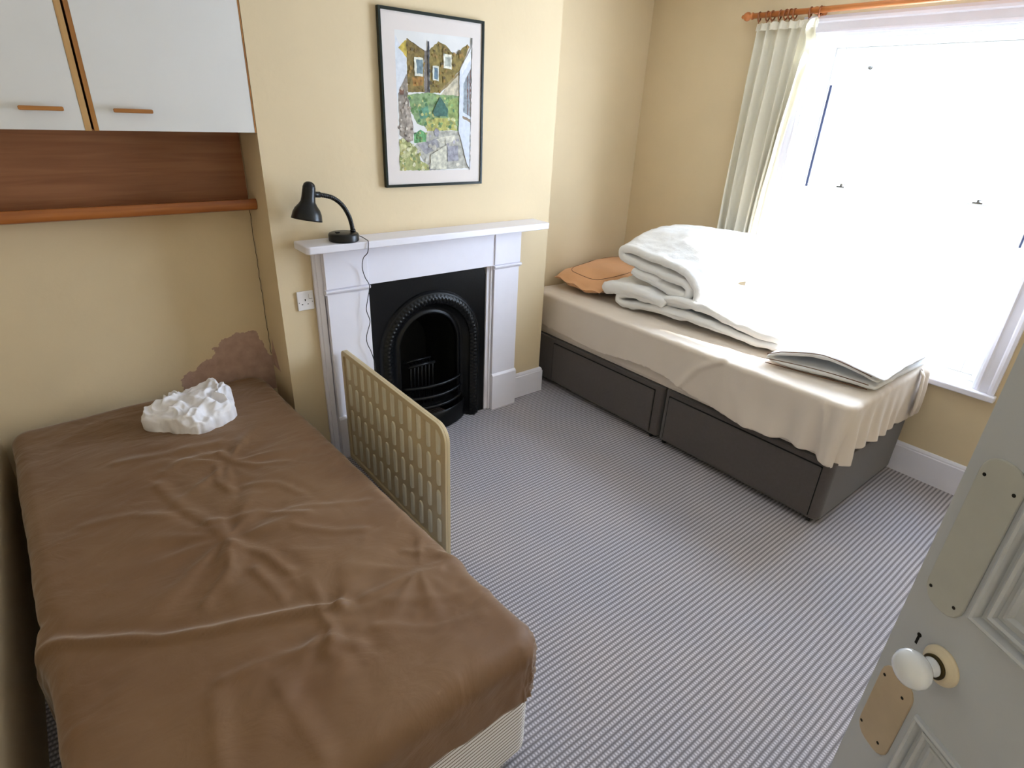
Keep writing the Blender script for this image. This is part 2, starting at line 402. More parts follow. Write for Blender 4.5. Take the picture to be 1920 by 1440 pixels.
# reveal lining
bb=B(); t_=.012
bb.box((XR,WY0,WZ0),(2.87,WY0+t_,WZ1)); bb.box((XR,WY1-t_,WZ0),(2.87,WY1,WZ1)); bb.box((XR,WY0+t_,WZ1-t_),(2.87,WY1-t_,WZ1)); kid(bb,'reveal_lining','window_paint',w)
bb=B(); frame_boxes(bb,2.845,2.868,WY0+t_,WY1-t_,WZ0,WZ1-t_,.02,.02,.03,.0001); kid(bb,'staff_bead','window_paint',w,bevel=.004)
bb=B(); frame_boxes(bb,2.868,2.97,WY0,WY1,WZ0,WZ1,.05,.05,.05,.03); kid(bb,'box_frame','window_paint',w)
# lower sash (inner) and upper sash (outer)
ya,yb=WY0+.05,WY1-.05
bb=B(); frame_boxes(bb,2.872,2.905,ya,yb,WZ0+.03,1.475,.052,.052,.04,.085); ls=kid(bb,'lower_sash','window_paint',w,bevel=.004)
bb=B(); bb.box((2.889,ya+.045,WZ0+.10),(2.892,yb-.045,1.44)); g=bb.build('glass_pane','glass'); g.parent=ls
bb=B(); frame_boxes(bb,2.912,2.945,ya,yb,1.435,WZ1-.05,.052,.052,.055,.04); us=kid(bb,'upper_sash','window_paint',w,bevel=.004)
bb=B(); bb.box((2.929,ya+.045,1.46),(2.932,yb-.045,WZ1-.09)); g=bb.build('glass_pane','glass'); g.parent=us
bb=B(); bb.box((2.866,-1.001,1.46),(2.8675,-.988,2.0)); kid(bb,'sash_groove_shade','sashshade',w)  # thin dark strips painted in place of the shaded sash grooves
bb=B(); bb.box((2.866,-2.095,1.30),(2.8675,-2.087,1.62)); kid(bb,'sash_groove_shade','sashshade',w)
for (y,z) in ((-1.19,1.478),(-1.86,1.478)):
    bb=B(); bb.box((2.868,y-.022,z-.003),(2.895,y+.022,z+.003)); bb.lathe([(.0,0),(.009,0),(.009,.012),(.004,.016),(0,.016)],12,(2.88,y,z+.003)); bb.tube([(2.88,y,z+.012),(2.87,y-.03,z+.014)],.0035,8)
    kid(bb,'sash_fastener','steel',w)
bb=B(); bb.lathe([(0,0),(.011,0),(.011,.006),(.005,.009),(.005,.018),(.009,.024),(0,.027)],14,(2.908,-1.165,2.085),(-1,0,0)); kid(bb,'sash_stop','steel',w)
for y in (-1.22,-1.80):
    bb=B(); bb.box((2.866,y-.025,.665),(2.872,y+.025,.69)); bb.tube([(2.87,y,.675),(2.855,y,.67),(2.848,y,.682)],.005,8); kid(bb,'sash_lift','gloss',w)

# ================================================================ curtain, pole
pole=empty('curtain_pole',(2.69,-.50,2.345),'orange wooden curtain pole with turned end above the window','curtain pole')
bb=B(); bb.tube([(2.69,-.535,2.345),(2.69,-2.62,2.345)],.0145,20); kid(bb,'rod','polewood',pole,smooth=True)
for y,s_ in ((-.535,1),(-2.62,-1)):
    bb=B(); bb.lathe([(0,-.002),(.017,0),(.019,.006),(.012,.012),(.012,.018),(.021,.026),(.024,.038),(.019,.052),(.009,.06),(.011,.066),(.006,.073),(0,.074)],20,(2.69,y,2.345),(0,s_,0)); kid(bb,'finial','polewood',pole,smooth=True)
for y in (-.90,-2.45):
    bb=B(); bb.lathe([(.028,0),(.028,.008),(.012,.014),(.010,.055),(.018,.06),(.018,.075),(0,.078)],18,(XR,y,2.345-.0),(-1,0,0)); kid(bb,'bracket','polewood',pole,smooth=True)
ringsY=[-.575,-.625,-.655,-.70,-.735,-.76,-.785,-.872,-.925]
proto=None
for i,y in enumerate(ringsY):
    if proto is None:
        bb=B(); seg=[]
        for k in range(28):
            a=2*math.pi*k/28; c=Vector((math.cos(a)*.0225,0,math.sin(a)*.0225-.007))
            seg.append([c+(Vector((math.cos(a),0,math.sin(a)))*math.cos(q)+Vector((0,1,0))*math.sin(q))*.0042 for q in [2*math.pi*j/10 for j in range(10)]])
        bb.loft(seg,caps=False,cyc=True)
        bb.tube([(0,0,-.032),(0,0,-.040)],.0022,6)
        proto=bb.build('curtain_ring','ring',smooth=True); o=proto
    else:
        o=proto.copy(); C.objects.link(o)
    o.location=(2.69,y,2.345); o.rotation_euler=(random.uniform(-.1,.1),0,random.uniform(-.25,.25))
    tag(o,'wooden curtain ring on the pole holding the cream curtain heading','curtain ring','wooden curtain rings on the pole')
# curtain
def curtain():
    nu,nv=260,90; zt,zb=2.302,.90
    u=np.linspace(0,1,nu)[:,None]; v=np.linspace(0,1,nv)[None,:]
    wtop=.385; wbot=.36
    y=-.555-(wtop*(1-v)+wbot*v)*u**(1+.15*v)
    nf=6.5
    ph=2*math.pi*(nf*u+.35*np.sin(5*u+1.0)+.10*np.sin(3*v+2*u))
    amp=.019+.013*v
    x=2.705+amp*np.sin(ph)+.010*pn(u*6,v*2.5,1)
    y=y+.012*np.cos(ph)*(.5+v)+.012*pn(u*5,v*3,4)
    # gathered frill near the top right
    fr=np.exp(-((u-.97)/.12)**2)*np.exp(-((v-.05)/.10)**2)
    x=x-fr*(.05+.045*np.sin(46*v+9*u)); y=y-fr*(.012+.034*np.sin(38*v+4+6*u))
    # right edge swings in towards the wall as it falls
    y=y+.10*np.clip((u-.55)/.45,0,1)**1.5*np.clip(v*1.6,0,1)**.8
    z=zt-(zt-zb)*v+.006*np.sin(ph)*(v<.02)+0*u
    V=np.stack([x+0*v,y,z+0*u],-1).reshape(-1,3)
    bb=B(); bb.v=V.tolist()
    for i in range(nu-1):
        for j in range(nv-1): bb.f.append((i*nv+j,(i+1)*nv+j,(i+1)*nv+j+1,i*nv+j+1)); bb.mi.append(0)
    o=bb.build('curtain','curtain',smooth=True); s=o.modifiers.new('thickness','SOLIDIFY'); s.thickness=.0018
    return o
cu=curtain(); tag(cu,'cream pleated curtain hanging drawn back at the left side of the window','curtain')
bb=B(); rr=[]
for k in range(60):
    u=k/59; rr.append([(2.688+.014*math.sin(u*40),-.57-.355*u,2.306-.004*math.cos(u*50)),(2.684+.016*math.sin(u*40),-.57-.355*u,2.268)])
bb.loft(rr,closed=False,caps=False); o=bb.build('heading_tape','curtain',cu,smooth=True)

# ================================================================ fireplace
sur=empty('fireplace_surround',(.815,0,0),'white painted wooden fireplace surround with plain mantel shelf','fireplace surround')
bb=B()
# mantel shelf with rounded corners
def rrect(x0,x1,y0,y1,r,n=5):
    out=[]
    for cx,cy,a0 in ((x1-r,y0+r,-90),(x1,y1,None),(x0,y1,None),(x0+r,y0+r,180)):
        if a0 is None: out.append((cx,cy)); continue
        for k in range(n+1): a=math.radians(a0+90*k/n); out.append((cx+r*math.cos(a),cy+r*math.sin(a)))
    return out
pl=rrect(.095,1.56,-.165,0,.02)
bb.prism(pl,lambda x,y:(x,y,1.170),lambda x,y:(x,y,1.206)); kid(bb,'mantel_shelf','gloss',sur,bevel=.006)
bb=B(); bb.box((.205,-.05,.962),(1.43,0,1.17)); kid(bb,'frieze','gloss',sur,bevel=.002)
bb=B(); bb.box((.165,-.022,0),(.207,0,1.168)); bb.box((.178,-.03,0),(.207,-.02,1.168)); kid(bb,'side_moulding','gloss',sur,bevel=.004)
bb=B(); bb.box((1.43,-.022,.18),(1.445,0,1.168)); kid(bb,'side_moulding','gloss',sur,bevel=.004)
for x0,x1 in ((.207,.432),(1.236,1.43)):
    bb=B(); bb.box((x0+.004,-.052,.25),(x1-(.0 if x0<1 else .004),0,.945)); p=kid(bb,'pilaster','gloss',sur,bevel=.002)
    bb=B(); bb.box((x0,-.068,0),(x1,0,.243)); bb.prism([(0,0),(.068,0),(.056,.012),(0,.012)],lambda d,z:(x0,-d,.243+z),lambda d,z:(x1,-d,.243+z)); o=bb.build('plinth_block','gloss',bevel=.002); o.parent=p; 
    bb=B(); bb.prism([(0,0),(.054,0),(.057,.006),(.066,.010),(.070,.016),(.070,.022),(.060,.026),(0,.026)],lambda d,z:(x0-.006,-d,.938+z),lambda d,z:(x1+.004,-d,.938+z)); o=bb.build('capital_moulding','gloss',bevel=.001); o.parent=p
    bb=B(); bb.box((x0,-.058,.966),(x1,0,1.169)); o=bb.build('capital_block','gloss',bevel=.003); o.parent=p
bb=B(); bb.box((1.199,-.030,0),(1.236,0,.966)); bb.box((1.222,-.040,0),(1.236,-.03,.966)); kid(bb,'inner_return','gloss',sur,bevel=.003)
# cast iron insert
ins=empty('cast_iron_fireplace',(.815,0,0),'black cast iron arched fireplace insert with a small grate','fireplace')
cx,cz=.815,.53
def archring(r,zb=0.0,n=40,c=cz):
    pts=[(cx-r,zb)]
    for k in range(n+1):
        a=math.pi-math.pi*k/n; pts.append((cx+r*math.cos(a),c+r*math.sin(a)))
    pts.append((cx+r,zb)); return pts
def ribbon(bb,rings):
    ids=[bb.pts([(x,y,z) for x,z in pts]) for pts,y in rings]
    for a,b_ in zip(ids[:-1],ids[1:]):
        for i in range(len(a)-1): bb.face([a[i],a[i+1],b_[i+1],b_[i]])
bb=B()
# front plate: outer rectangle to arch r=.335
ring=archring(.338); outer=[]
for (x,z) in ring:
    dx,dz=x-cx,max(z-cz,0) if z>cz else 0
    if z<=cz: outer.append((.436 if x<cx else 1.198,z))
    else:
        tx=(.381)/abs(dx) if abs(dx)>1e-6 else 1e9; tz=(.958-cz)/dz if dz>1e-6 else 1e9
        t=min(tx,tz); outer.append((cx+dx*t*1.0,cz+dz*t))
outer=[(min(max(x,.434),1.197),z) for x,z in outer]
ribbon(bb,[(outer,-.012),(outer,-.022),(ring,-.022),(archring(.334),-.030),(archring(.326),-.040),(archring(.318),-.042)])
kid(bb,'front_plate','iron',ins)
# decorated band
bb=B(); n=420; r1,r0=.318,.262
rings=[]
for j in range(9):
    f=j/8; r=r1+(r0-r1)*f; pts=[]
    L=[]
    for k in range(n+1):
        s_=k/n; tot=2*cz+math.pi*r; dpos=s_*(2*cz+math.pi*.29)
        if dpos<cz: p=(cx-r,dpos)
        elif dpos>cz+math.pi*.29: p=(cx+r,cz-(dpos-cz-math.pi*.29))
        else:
            a=math.pi-(dpos-cz)/.29; p=(cx+r*math.cos(a),cz+r*math.sin(a))
        h=.014*math.sin(math.pi*f)+(.0048*math.sin(dpos*2*math.pi/.0235)*math.sin(f*9.4)+.0022*math.sin(dpos*2*math.pi/.0118+f*12))*math.sin(math.pi*f)
        L.append((p[0],-.040-h,p[1]))
    rings.append(L)
ids=[bb.pts(L) for L in rings]
for a,b_ in zip(ids[:-1],ids[1:]):
    for i in range(n): bb.face([a[i],a[i+1],b_[i+1],b_[i]])
kid(bb,'decorated_arch_band','iron',ins,smooth=True)
bb=B(); ribbon(bb,[(archring(.262),-.040),(archring(.258),-.03),(archring(.25),-.022),(archring(.235),-.006),(archring(.225),.004),(archring(.212),.006),(archring(.206),-.002),(archring(.198),-.004),(archring(.192),.006),(archring(.19),.03)]); kid(bb,'arch_reveal','iron',ins,smooth=True)
# firebox
bb=B(); r_in=archring(.19); back=[(cx+(x-cx)*.62,z*.86) for x,z in r_in]
ribbon(bb,[(r_in,.03),([(cx+(x-cx)*.85,z*.95) for x,z in r_in],.15),(back,.25)])
ids=bb.pts([(x,.25,z) for x,z in back]); bb.face(ids)
kid(bb,'firebox','iron2',ins)
# projecting bars: bowed
def bow(z,dep,rad,half=.20):
    return [(cx-half+2*half*k/16,-.02-dep*math.sin(math.pi*k/16)**.7,z) for k in range(17)]
for z,dep in ((.30,.055),(.235,.065),(.17,.07)):
    bb=B(); bb.tube(bow(z,dep,.009),.0095,10); kid(bb,'grate_bar','iron',ins,smooth=True)
bb=B(); lo=[(x,y,.012) for x,y,z in bow(.1,.085,0,.235)]; hi=[(x,y+.01,.125) for x,y,z in bow(.1,.085,0,.235)]
bb.loft([lo,[(x,y-.004,.03) for x,y,z in lo],[(x,y,.11) for x,y,z in lo],hi],closed=False,caps=False); kid(bb,'ash_pan_cover','iron',ins,smooth=True)
bb=B()
bb.box((cx-.17,-.02,.13),(cx+.17,.18,.15)); kid(bb,'grate_floor','iron2',ins)
for k in range(7):
    x=cx-.075+.025*k-.05
    bb=B(); bb.tube([(x,.02,.15),(x,.015,.40),(x,.06,.42)],.0055,8); kid(bb,'basket_bar','iron',ins,smooth=True)
bb=B(); bb.tube([(cx-.14,.015,.41),(cx+.04,.015,.41)],.009,10); bb.tube([(cx-.14,.06,.425),(cx+.04,.06,.425)],.007,10); kid(bb,'basket_rail','iron',ins,smooth=True)

# ================================================================ desk lamp on the mantel
LY=-.098; ZS=1.206
lamp=empty('desk_lamp',(.302,LY,ZS),'black gooseneck desk lamp standing on the mantel shelf','lamp')
bb=B(); bb.lathe([(0,0),(.066,0),(.070,.004),(.070,.030),(.066,.036),(.057,.039),(0,.040)],36,(.302,LY,ZS)); kid(bb,'lamp_base','lampblack',lamp,bevel=.002)
bb=B(); bb.box((.262,LY-.012,ZS+.038),(.280,LY+.006,ZS+.045)); kid(bb,'switch','lampblack',lamp,bevel=.002)
path=spline([(.350,LY,ZS+.030),(.345,LY,ZS+.075),(.334,LY,ZS+.115),(.306,LY-.002,ZS+.163),(.262,LY-.004,ZS+.198),(.205,LY-.005,ZS+.214)],24)
rad=[.0102+.0011*math.sin(i*1.9) for i in range(len(path))]
bb=B(); bb.tube(path,rad,12); kid(bb,'gooseneck','lampblack',lamp,smooth=True)
bb=B(); bb.lathe([(0,0),(.013,0),(.013,.012),(.009,.018),(0,.02)],18,(.350,LY,ZS+.034)); kid(bb,'neck_socket','lampblack',lamp,smooth=True)
ax=Vector((.20,.04,1)).normalized()
top=Vector((.163,LY-.006,ZS+.272))
prof=[(0,0),(.012,-.002),(.023,-.010),(.0275,-.024),(.0285,-.04),(.0295,-.068),(.032,-.086),(.040,-.100),(.054,-.118),(.062,-.136),(.066,-.158),(.0675,-.165),(.065,-.165),(.060,-.14),(.05,-.118),(.03,-.1),(.0,-.095)]
bb=B(); bb.lathe(prof,36,top,ax); kid(bb,'lamp_shade','lampblack',lamp,smooth=True)
bb=B(); bb.tube([Vector((.205,LY-.005,ZS+.214)),top-ax*.055],.013,12); kid(bb,'shade_joint','lampblack',lamp,smooth=True)
cp=spline([(.366,LY,ZS+.018),(.380,LY-.01,ZS+.016),(.392,LY-.045,ZS+.006),(.392,-.168,ZS-.002),(.385,-.169,ZS-.05),(.378,-.13,1.12),(.392,-.080,1.06),(.405,-.075,1.01),(.421,-.085,.965),(.412,-.076,.90),(.400,-.075,.84),(.412,-.078,.79),(.414,-.073,.76),(.392,-.074,.70),(.392,-.074,.655),(.412,-.073,.60),(.428,-.073,.52),(.43,-.075,.40),(.40,-.09,.20),(.38,-.10,.02),(.35,-.15,.006)],8)
bb=B(); bb.tube(cp[:len(cp)-15],.0021,8); kid(bb,'power_cord','cord',lamp,smooth=True)

# ================================================================ picture
pic=empty('framed_picture',(.865,0,1.81),'framed watercolour of brick houses and a garden path above the fireplace','picture')
x0,x1,z0,z1=.575,1.155,1.425,2.190
bb=B(); fw=.013
bb.box((x0,-.024,z0),(x0+fw,-.002,z1)); bb.box((x1-fw,-.024,z0),(x1,-.002,z1)); bb.box((x0+fw,-.024,z0),(x1-fw,-.002,z0+fw)); bb.box((x0+fw,-.024,z1-fw),(x1-fw,-.002,z1)); kid(bb,'picture_frame','frame',pic,bevel=.0015)
bb=B(); bb.box((x0+.01,-.017,z0+.01),(x1-.01,-.004,z1-.01)); kid(bb,'mount','mat',pic)
def hexlin(h): return lin(h)
ART=[('#dcdad8',[(0.656,2.1061),(1.0835,2.1118),(1.074,1.4991),(0.6553,1.5029)]),('#d5d8de',[(0.6577,2.0847),(0.6839,2.0434),(0.7136,1.9967),(0.7135,1.8534),(0.6613,1.8132),(0.6514,1.8504)]),('#b9a24a',[(0.6722,2.0357),(0.7109,2.0701),(0.7193,2.0642),(0.7165,1.9969)]),('#7d6a3a',[(0.717,2.0773),(0.8098,2.034),(0.8049,1.8579),(0.7135,1.8534)]),('#9a7038',[(0.74,1.9206),(0.8037,1.9245),(0.7965,1.8862),(0.7446,1.8834)]),('#77706a',[(0.8098,2.034),(0.8385,2.041),(0.836,1.8546),(0.8048,1.8531)]),('#82713c',[(0.8385,2.0396),(0.8873,2.0796),(0.9309,2.0674),(0.969,2.0355),(0.9819,2.0319),(1.0572,2.0833),(1.066,2.0698),(1.0082,1.9617),(0.8902,1.8621),(0.8361,1.857)]),('#5a4a30',[(0.717,2.0773),(0.721,2.0776),(0.8117,2.0355),(0.8103,2.0295)]),('#6e5f38',[(0.8842,2.0793),(0.8904,2.0799),(0.9703,2.038),(0.9677,2.0331)]),('#33343a',[(0.8272,2.0741),(0.8345,2.0748),(0.8343,1.8593),(0.828,1.859)]),('#d6d4c4',[(0.7521,2.0042),(0.7999,2.0034),(0.7976,1.9242),(0.7522,1.926)]),('#6e7f86',[(0.7636,1.996),(0.7985,1.9964),(0.7967,1.9359),(0.7634,1.936)]),('#d6d4c4',[(0.9147,2.0311),(0.9612,2.0302),(0.9609,1.9658),(0.914,1.9697)]),('#a9aca0',[(0.9228,2.0177),(0.956,2.018),(0.9545,1.9783),(0.9224,1.9789)]),('#cfd0c4',[(0.8531,1.9749),(0.8868,1.9749),(0.8858,1.9104),(0.8518,1.9132)]),('#5f7482',[(0.8604,1.9683),(0.881,1.9674),(0.8802,1.9173),(0.8607,1.9195)]),('#8c7b58',[(1.0082,1.9617),(1.0149,1.9475),(0.9292,1.8836),(0.8901,1.8572),(0.8837,1.8617)]),('#b9b09a',[(0.9292,1.8836),(1.0082,1.9471),(1.0085,1.8477),(0.8899,1.8424)]),('#8d8378',[(0.6629,1.8463),(0.7109,1.9326),(0.7202,1.7964),(0.7384,1.7138),(0.7358,1.6435),(0.7043,1.6332),(0.6602,1.6679)]),('#a89c90',[(0.6973,1.8242),(0.7251,1.7675),(0.7402,1.6789),(0.7337,1.6384),(0.7111,1.6484)]),('#7c5a48',[(0.6685,1.8643),(0.6943,1.8642),(0.6922,1.843),(0.6715,1.842)]),('#7d9468',[(0.7191,1.8442),(0.8267,1.859),(0.89,1.8522),(1.0085,1.8528),(1.0055,1.6771),(0.9543,1.7026),(0.8228,1.7003),(0.7603,1.7192),(0.7255,1.7773)]),('#87975a',[(0.9418,1.8348),(1.0058,1.8426),(1.0033,1.7349),(0.9445,1.7438)]),('#45695f',[(0.8502,1.7764),(0.8931,1.8425),(0.9382,1.7894),(0.9346,1.7537),(0.8562,1.7566)]),('#5d8a72',[(0.7686,1.7836),(0.8253,1.8003),(0.8304,1.7509),(0.7796,1.7396)]),('#a8a45c',[(0.8176,1.7455),(0.9815,1.7499),(0.9951,1.6928),(0.816,1.685)]),('#aaa79c',[(0.8225,1.6876),(1.002,1.6903),(1.0373,1.5857),(1.0739,1.5076),(0.818,1.5019),(0.7442,1.6181)]),('#c2bfae',[(0.8329,1.5762),(0.9301,1.6236),(0.9291,1.505),(0.828,1.5071)]),('#96949c',[(0.9334,1.6183),(0.9986,1.6184),(1.0008,1.5449),(0.9342,1.542)]),('#8f8d90',[(0.757,1.6232),(0.8738,1.6548),(0.8864,1.613),(0.8068,1.5764)]),('#c8c4b4',[(0.8672,1.6495),(0.9814,1.6716),(0.9882,1.6398),(0.8933,1.6288)]),('#6aa06a',[(0.74,1.6739),(0.7782,1.692),(0.8126,1.6747),(0.8084,1.6362),(0.7415,1.6308)]),('#9da06a',[(0.6592,1.648),(0.7138,1.6383),(0.7688,1.5975),(0.7738,1.5505),(0.8251,1.5232),(0.8245,1.5018),(0.6554,1.5045)]),('#b7b585',[(0.6643,1.6281),(0.7006,1.618),(0.7239,1.577),(0.6666,1.5467)]),('#cfd3dc',[(1.0082,1.9617),(1.0807,2.0735),(1.0795,1.9117),(1.0776,1.5019),(1.052,1.5359),(1.0159,1.656),(1.0034,1.6824)]),('#e2e2e4',[(1.0148,1.9767),(1.0807,2.0735),(1.0813,2.0254),(1.0216,1.9479)]),('#8b9298',[(1.0318,1.909),(1.0751,1.9809),(1.0745,1.7576),(1.0306,1.7771)]),('#6b4a42',[(1.0539,1.9401),(1.0592,1.9503),(1.0611,1.7624),(1.0555,1.7675)]),('#6b4a42',[(1.0685,1.9657),(1.0739,1.9759),(1.0766,1.7576),(1.0709,1.7601)]),('#8d7b68',[(1.0258,1.7614),(1.0767,1.7445),(1.0755,1.7286),(1.0259,1.751)]),('#6d6a62',[(1.0768,2.1112),(1.0835,2.1118),(1.0754,1.4991),(1.0711,1.4992)])]
rp_=random.Random(9)
def inpoly(x,z,pl):
    ins=False
    for (x1,z1),(x2,z2) in zip(pl,pl[1:]+pl[:1]):
        if (z1>z)!=(z2>z) and x<(x2-x1)*(z-z1)/(z2-z1)+x1: ins=not ins
    return ins
def blobs(idx,cols,n,r):
    pl=ART[idx][1]; xs=[p[0] for p in pl]; zs=[p[1] for p in pl]; out=[]; k=0
    while len(out)<n and k<5000:
        k+=1; x=rp_.uniform(min(xs),max(xs)); z=rp_.uniform(min(zs),max(zs))
        if not inpoly(x,z,pl): continue
        m=rp_.randint(5,8); R=r*rp_.uniform(.5,1.3)
        out.append((cols[rp_.randrange(len(cols))],[(x+R*math.cos(6.283*j/m)*rp_.uniform(.6,1.2),z+R*math.sin(6.283*j/m)*rp_.uniform(.6,1.2)) for j in range(m)]))
    return out
G1=['#5f7f4c','#7d9a62','#93a668','#4f7350','#b3b277']; G2=['#8d9358','#b0a868','#c2c290','#78895a','#d0cda8']; P1=['#c6c2b4','#8f8c92','#b5b0a4','#a09ca4']; K1=['#6f5b33','#8f7442','#94753c','#5f5236']; F1=['#7f7368','#a89a8c','#6a5e58','#b8aea2']
extra=blobs(22-1,G1,1,.001)[:0]
nm=[c_ for c_,_ in ART]
ih=nm.index('#7d9468'); extra+=blobs(ih,G1,70,.009); extra+=blobs(nm.index('#a8a45c'),G2,26,.008)
base=ART; 
for cc_,cols,n_,r_ in (('#9da06a',G2,60,.009),('#aaa79c',P1,20,.016),('#8d8378',F1,34,.007),('#7d6a3a',K1,26,.008),('#82713c',K1,44,.008),('#6aa06a',G1,12,.007)):
    extra+=blobs(nm.index(cc_),cols,n_,r_)
# keep windows, walls and path edges on top of the blotches
late={'#d6d4c4','#6e7f86','#a9aca0','#cfd0c4','#5f7482','#cfd3dc','#e2e2e4','#8b9298','#6b4a42','#8d7b68','#6d6a62','#33343a','#c2bfae','#96949c','#45695f'}
ART=[p for p in base if p[0] not in late]+extra+[p for p in base if p[0] in late]
bb=B(); names=[]; cache={}
for i,(c,pl) in enumerate(ART):
    if c in cache: continue
    cache[c]=len(names); t=NT('watercolour_tone'); n=t.add('ShaderNodeTexNoise'); put(n,'Scale',48 if i else 8); put(n,'Detail',6); t.link(coords(t),n.inputs['Vector'])
    cc=lin(c); k=.12 if i in (0,1) or c in('#cfd3dc','#e2e2e4') else .50
    if i==0: k=.06
    lo=[v*(1-k*.55) for v in cc[:3]]; hi=[min(1,v*(1+k*.75)) for v in cc[:3]]
    t.link(ramp(t,n.outputs[0],[(.33,lo),(.67,hi)]),t.b.inputs['Base Color']); put(t.b,'Roughness',.8)
    names.append(t.m)
random.seed(5)
for i,(c,pl) in enumerate(ART):
    bb.cur=cache[c]; y=-.0172-.000012*i
    pts=[]
    for a,c2 in zip(pl,pl[1:]+pl[:1]):
        L=math.hypot(c2[0]-a[0],c2[1]-a[1]); n=max(1,int(L/.012)) if i else 1
        for k in range(n):
            j=.0022 if (k and i) else 0
            X=a[0]+(c2[0]-a[0])*k/n+random.uniform(-j,j); Z=a[1]+(c2[1]-a[1])*k/n+random.uniform(-j,j)
            pts.append((min(max(X,.6553),1.0835),y,min(max(Z,1.4995),2.1118)))
    bb.face(bb.pts(pts))
kid(bb,'painting',names,pic)

# ================================================================ wall socket
so=empty('wall_socket',(.117,0,.915),'white single wall socket with switch beside the fireplace','socket')
bb=B(); bb.prism(rrect(.077,.158,0,0.0,0)if False else [(.077,.868),(.158,.868),(.158,.963),(.077,.963)],lambda x,z:(x,-.0095,z),lambda x,z:(x,0,z)); kid(bb,'socket_plate','plastic',so,bevel=.003)
bb=B(); bb.box((.134,-.0125,.925),(.150,-.0095,.948)); kid(bb,'rocker_switch','plastic',so,bevel=.001)
bb=B(); bb.box((.113,-.0098,.914),(.118,-.009,.924)); bb.box((.096,-.0098,.896),(.103,-.009,.900)); bb.box((.124,-.0098,.896),(.131,-.009,.900)); bb.lathe([(0,0),(.002,0),(.002,.0005),(0,.0005)],8,(.085,-.0095,.908),(0,-1,0)); bb.lathe([(0,0),(.002,0),(.002,.0005),(0,.0005)],8,(.150,-.0095,.908),(0,-1,0)); bb.box((.134,-.0127,.9235),(.150,-.009,.9250)); kid(bb,'pin_hole','hole',so)

# ================================================================ wall cabinets and shelf
def cabinet(xa,xb,lab,hx0,hx1,first):
    c=empty('wall_cabinet',(xa,YB,1.665),lab,'cabinet','white wall cabinets above the brown bed')
    bb=B(); zt=2.42
    bb.box((xa,.02,1.668),(xa+.018,YB,zt)); bb.box((xb-.018,.02,1.668),(xb,YB,zt)); bb.box((xa,.02,1.668),(xb,YB,1.686)); bb.box((xa,.02,zt-.018),(xb,YB,zt)); bb.box((xa,YB-.01,1.668),(xb,YB,zt)); kid(bb,'cabinet_body','oak',c)
    bb=B(); bb.box((xa+.014,0,1.667),(xb-(.006 if first else .0205),.018,zt)); d=kid(bb,'cabinet_door','cabwhite',c)
    for ea,eb,em in ((xa-.001,xa+.0135,'oakv'),(xb-(.0055 if first else .020),xb-.0005,'oakv' if first else 'oakpale')):
        bb=B(); bb.box((ea,-.0012,1.666),(eb,.018,zt)); o=bb.build('door_edging',em); o.parent=d; o.matrix_parent_inverse=Matrix.Identity(4); 
    bb=B(); bb.prism([(hx0,1.731),(hx0+.004,1.729),(hx1-.004,1.729),(hx1,1.731),(hx1,1.741),(hx1-.004,1.743),(hx0+.004,1.743),(hx0,1.741)],lambda x,z:(x,-.020,z),lambda x,z:(x,-.032,z))
    for x in (hx0+.012,hx1-.022): bb.box((x,-.022,1.731),(x+.010,0,1.741))
    o=bb.build('handle','oak',bevel=.002); o.parent=d
    return c
cabinet(-.569,-.002,'white wall cabinet nearer the fireplace, with oak edging and wooden handle',-.500,-.374,True)
cabinet(-1.161,-.577,'white wall cabinet in the far left corner, with oak edging and wooden handle',-.772,-.646,False)
bb=B(); bb.box((XL+.002,YB-.012,1.366),(-.006,YB,1.667)); tag(bb.build('veneer_panel','veneer'),'brown oak veneer back panel between wall cabinets and shelf','panel')
bb=B(); bb.prism([(YB,1.336),(.160,1.330),(.148,1.335),(.142,1.348),(.143,1.368),(.150,1.379),(.162,1.380),(.172,1.374),(.178,1.364),(YB,1.364)],lambda y,z:(XL+.002,y,z),lambda y,z:(-.001,y,z)); sh=bb.build('wall_shelf','shelf',bevel=.002)
tag(sh,'long narrow oak shelf with raised front lip below the wall cabinets','shelf')
# ================================================================ brown bed
BL=Vector((-.605,.232,0)); BA=.045
def bl(x,y):
    dx,dy=x-BL.x,y-BL.y; c,s=math.cos(BA),math.sin(BA); return (dx*c+dy*s,-dx*s+dy*c)
bed=empty('double_bed',BL,'small double bed in the near left corner, striped divan base showing at its foot','bed',rz=BA)
HW,LEN=.522,2.20
def rbox(bb,x0,x1,y0,y1,z0,z1,r,fil=.012,n=8):
    def ring(ins,z):
        R=[]
        for cx_,cy_,a0 in ((x1-r,y1-r,0),(x0+r,y1-r,90),(x0+r,y0+r,180),(x1-r,y0+r,270)):
            for k in range(n+1):
                a=math.radians(a0+90*k/n); R.append((cx_+(r-ins)*math.cos(a),cy_+(r-ins)*math.sin(a),z))
        return R
    bb.loft([ring(fil,z0),ring(fil*.3,z0+fil*.3),ring(0,z0+fil),ring(0,z1-fil),ring(fil*.3,z1-fil*.3),ring(fil,z1)])
bb=B(); rbox(bb,-HW+.005,HW-.01,-LEN+.012,-.01,.03,.335,.06); bb.build('divan_base','ticking',bed,smooth=False,bevel=0)
bb=B(); rbox(bb,-HW+.012,HW-.012,-LEN+.012,-.012,.342,.478,.075,.03); bb.build('mattress','ticking',bed)
for x,y in ((-.42,-.2),(.42,-.2),(-.42,-2.0),(.42,-2.0)):
    bb=B(); bb.lathe([(0,0),(.022,0),(.022,.034),(0,.034)],14,(x,y,0)); bb.build('foot','caster',bed)
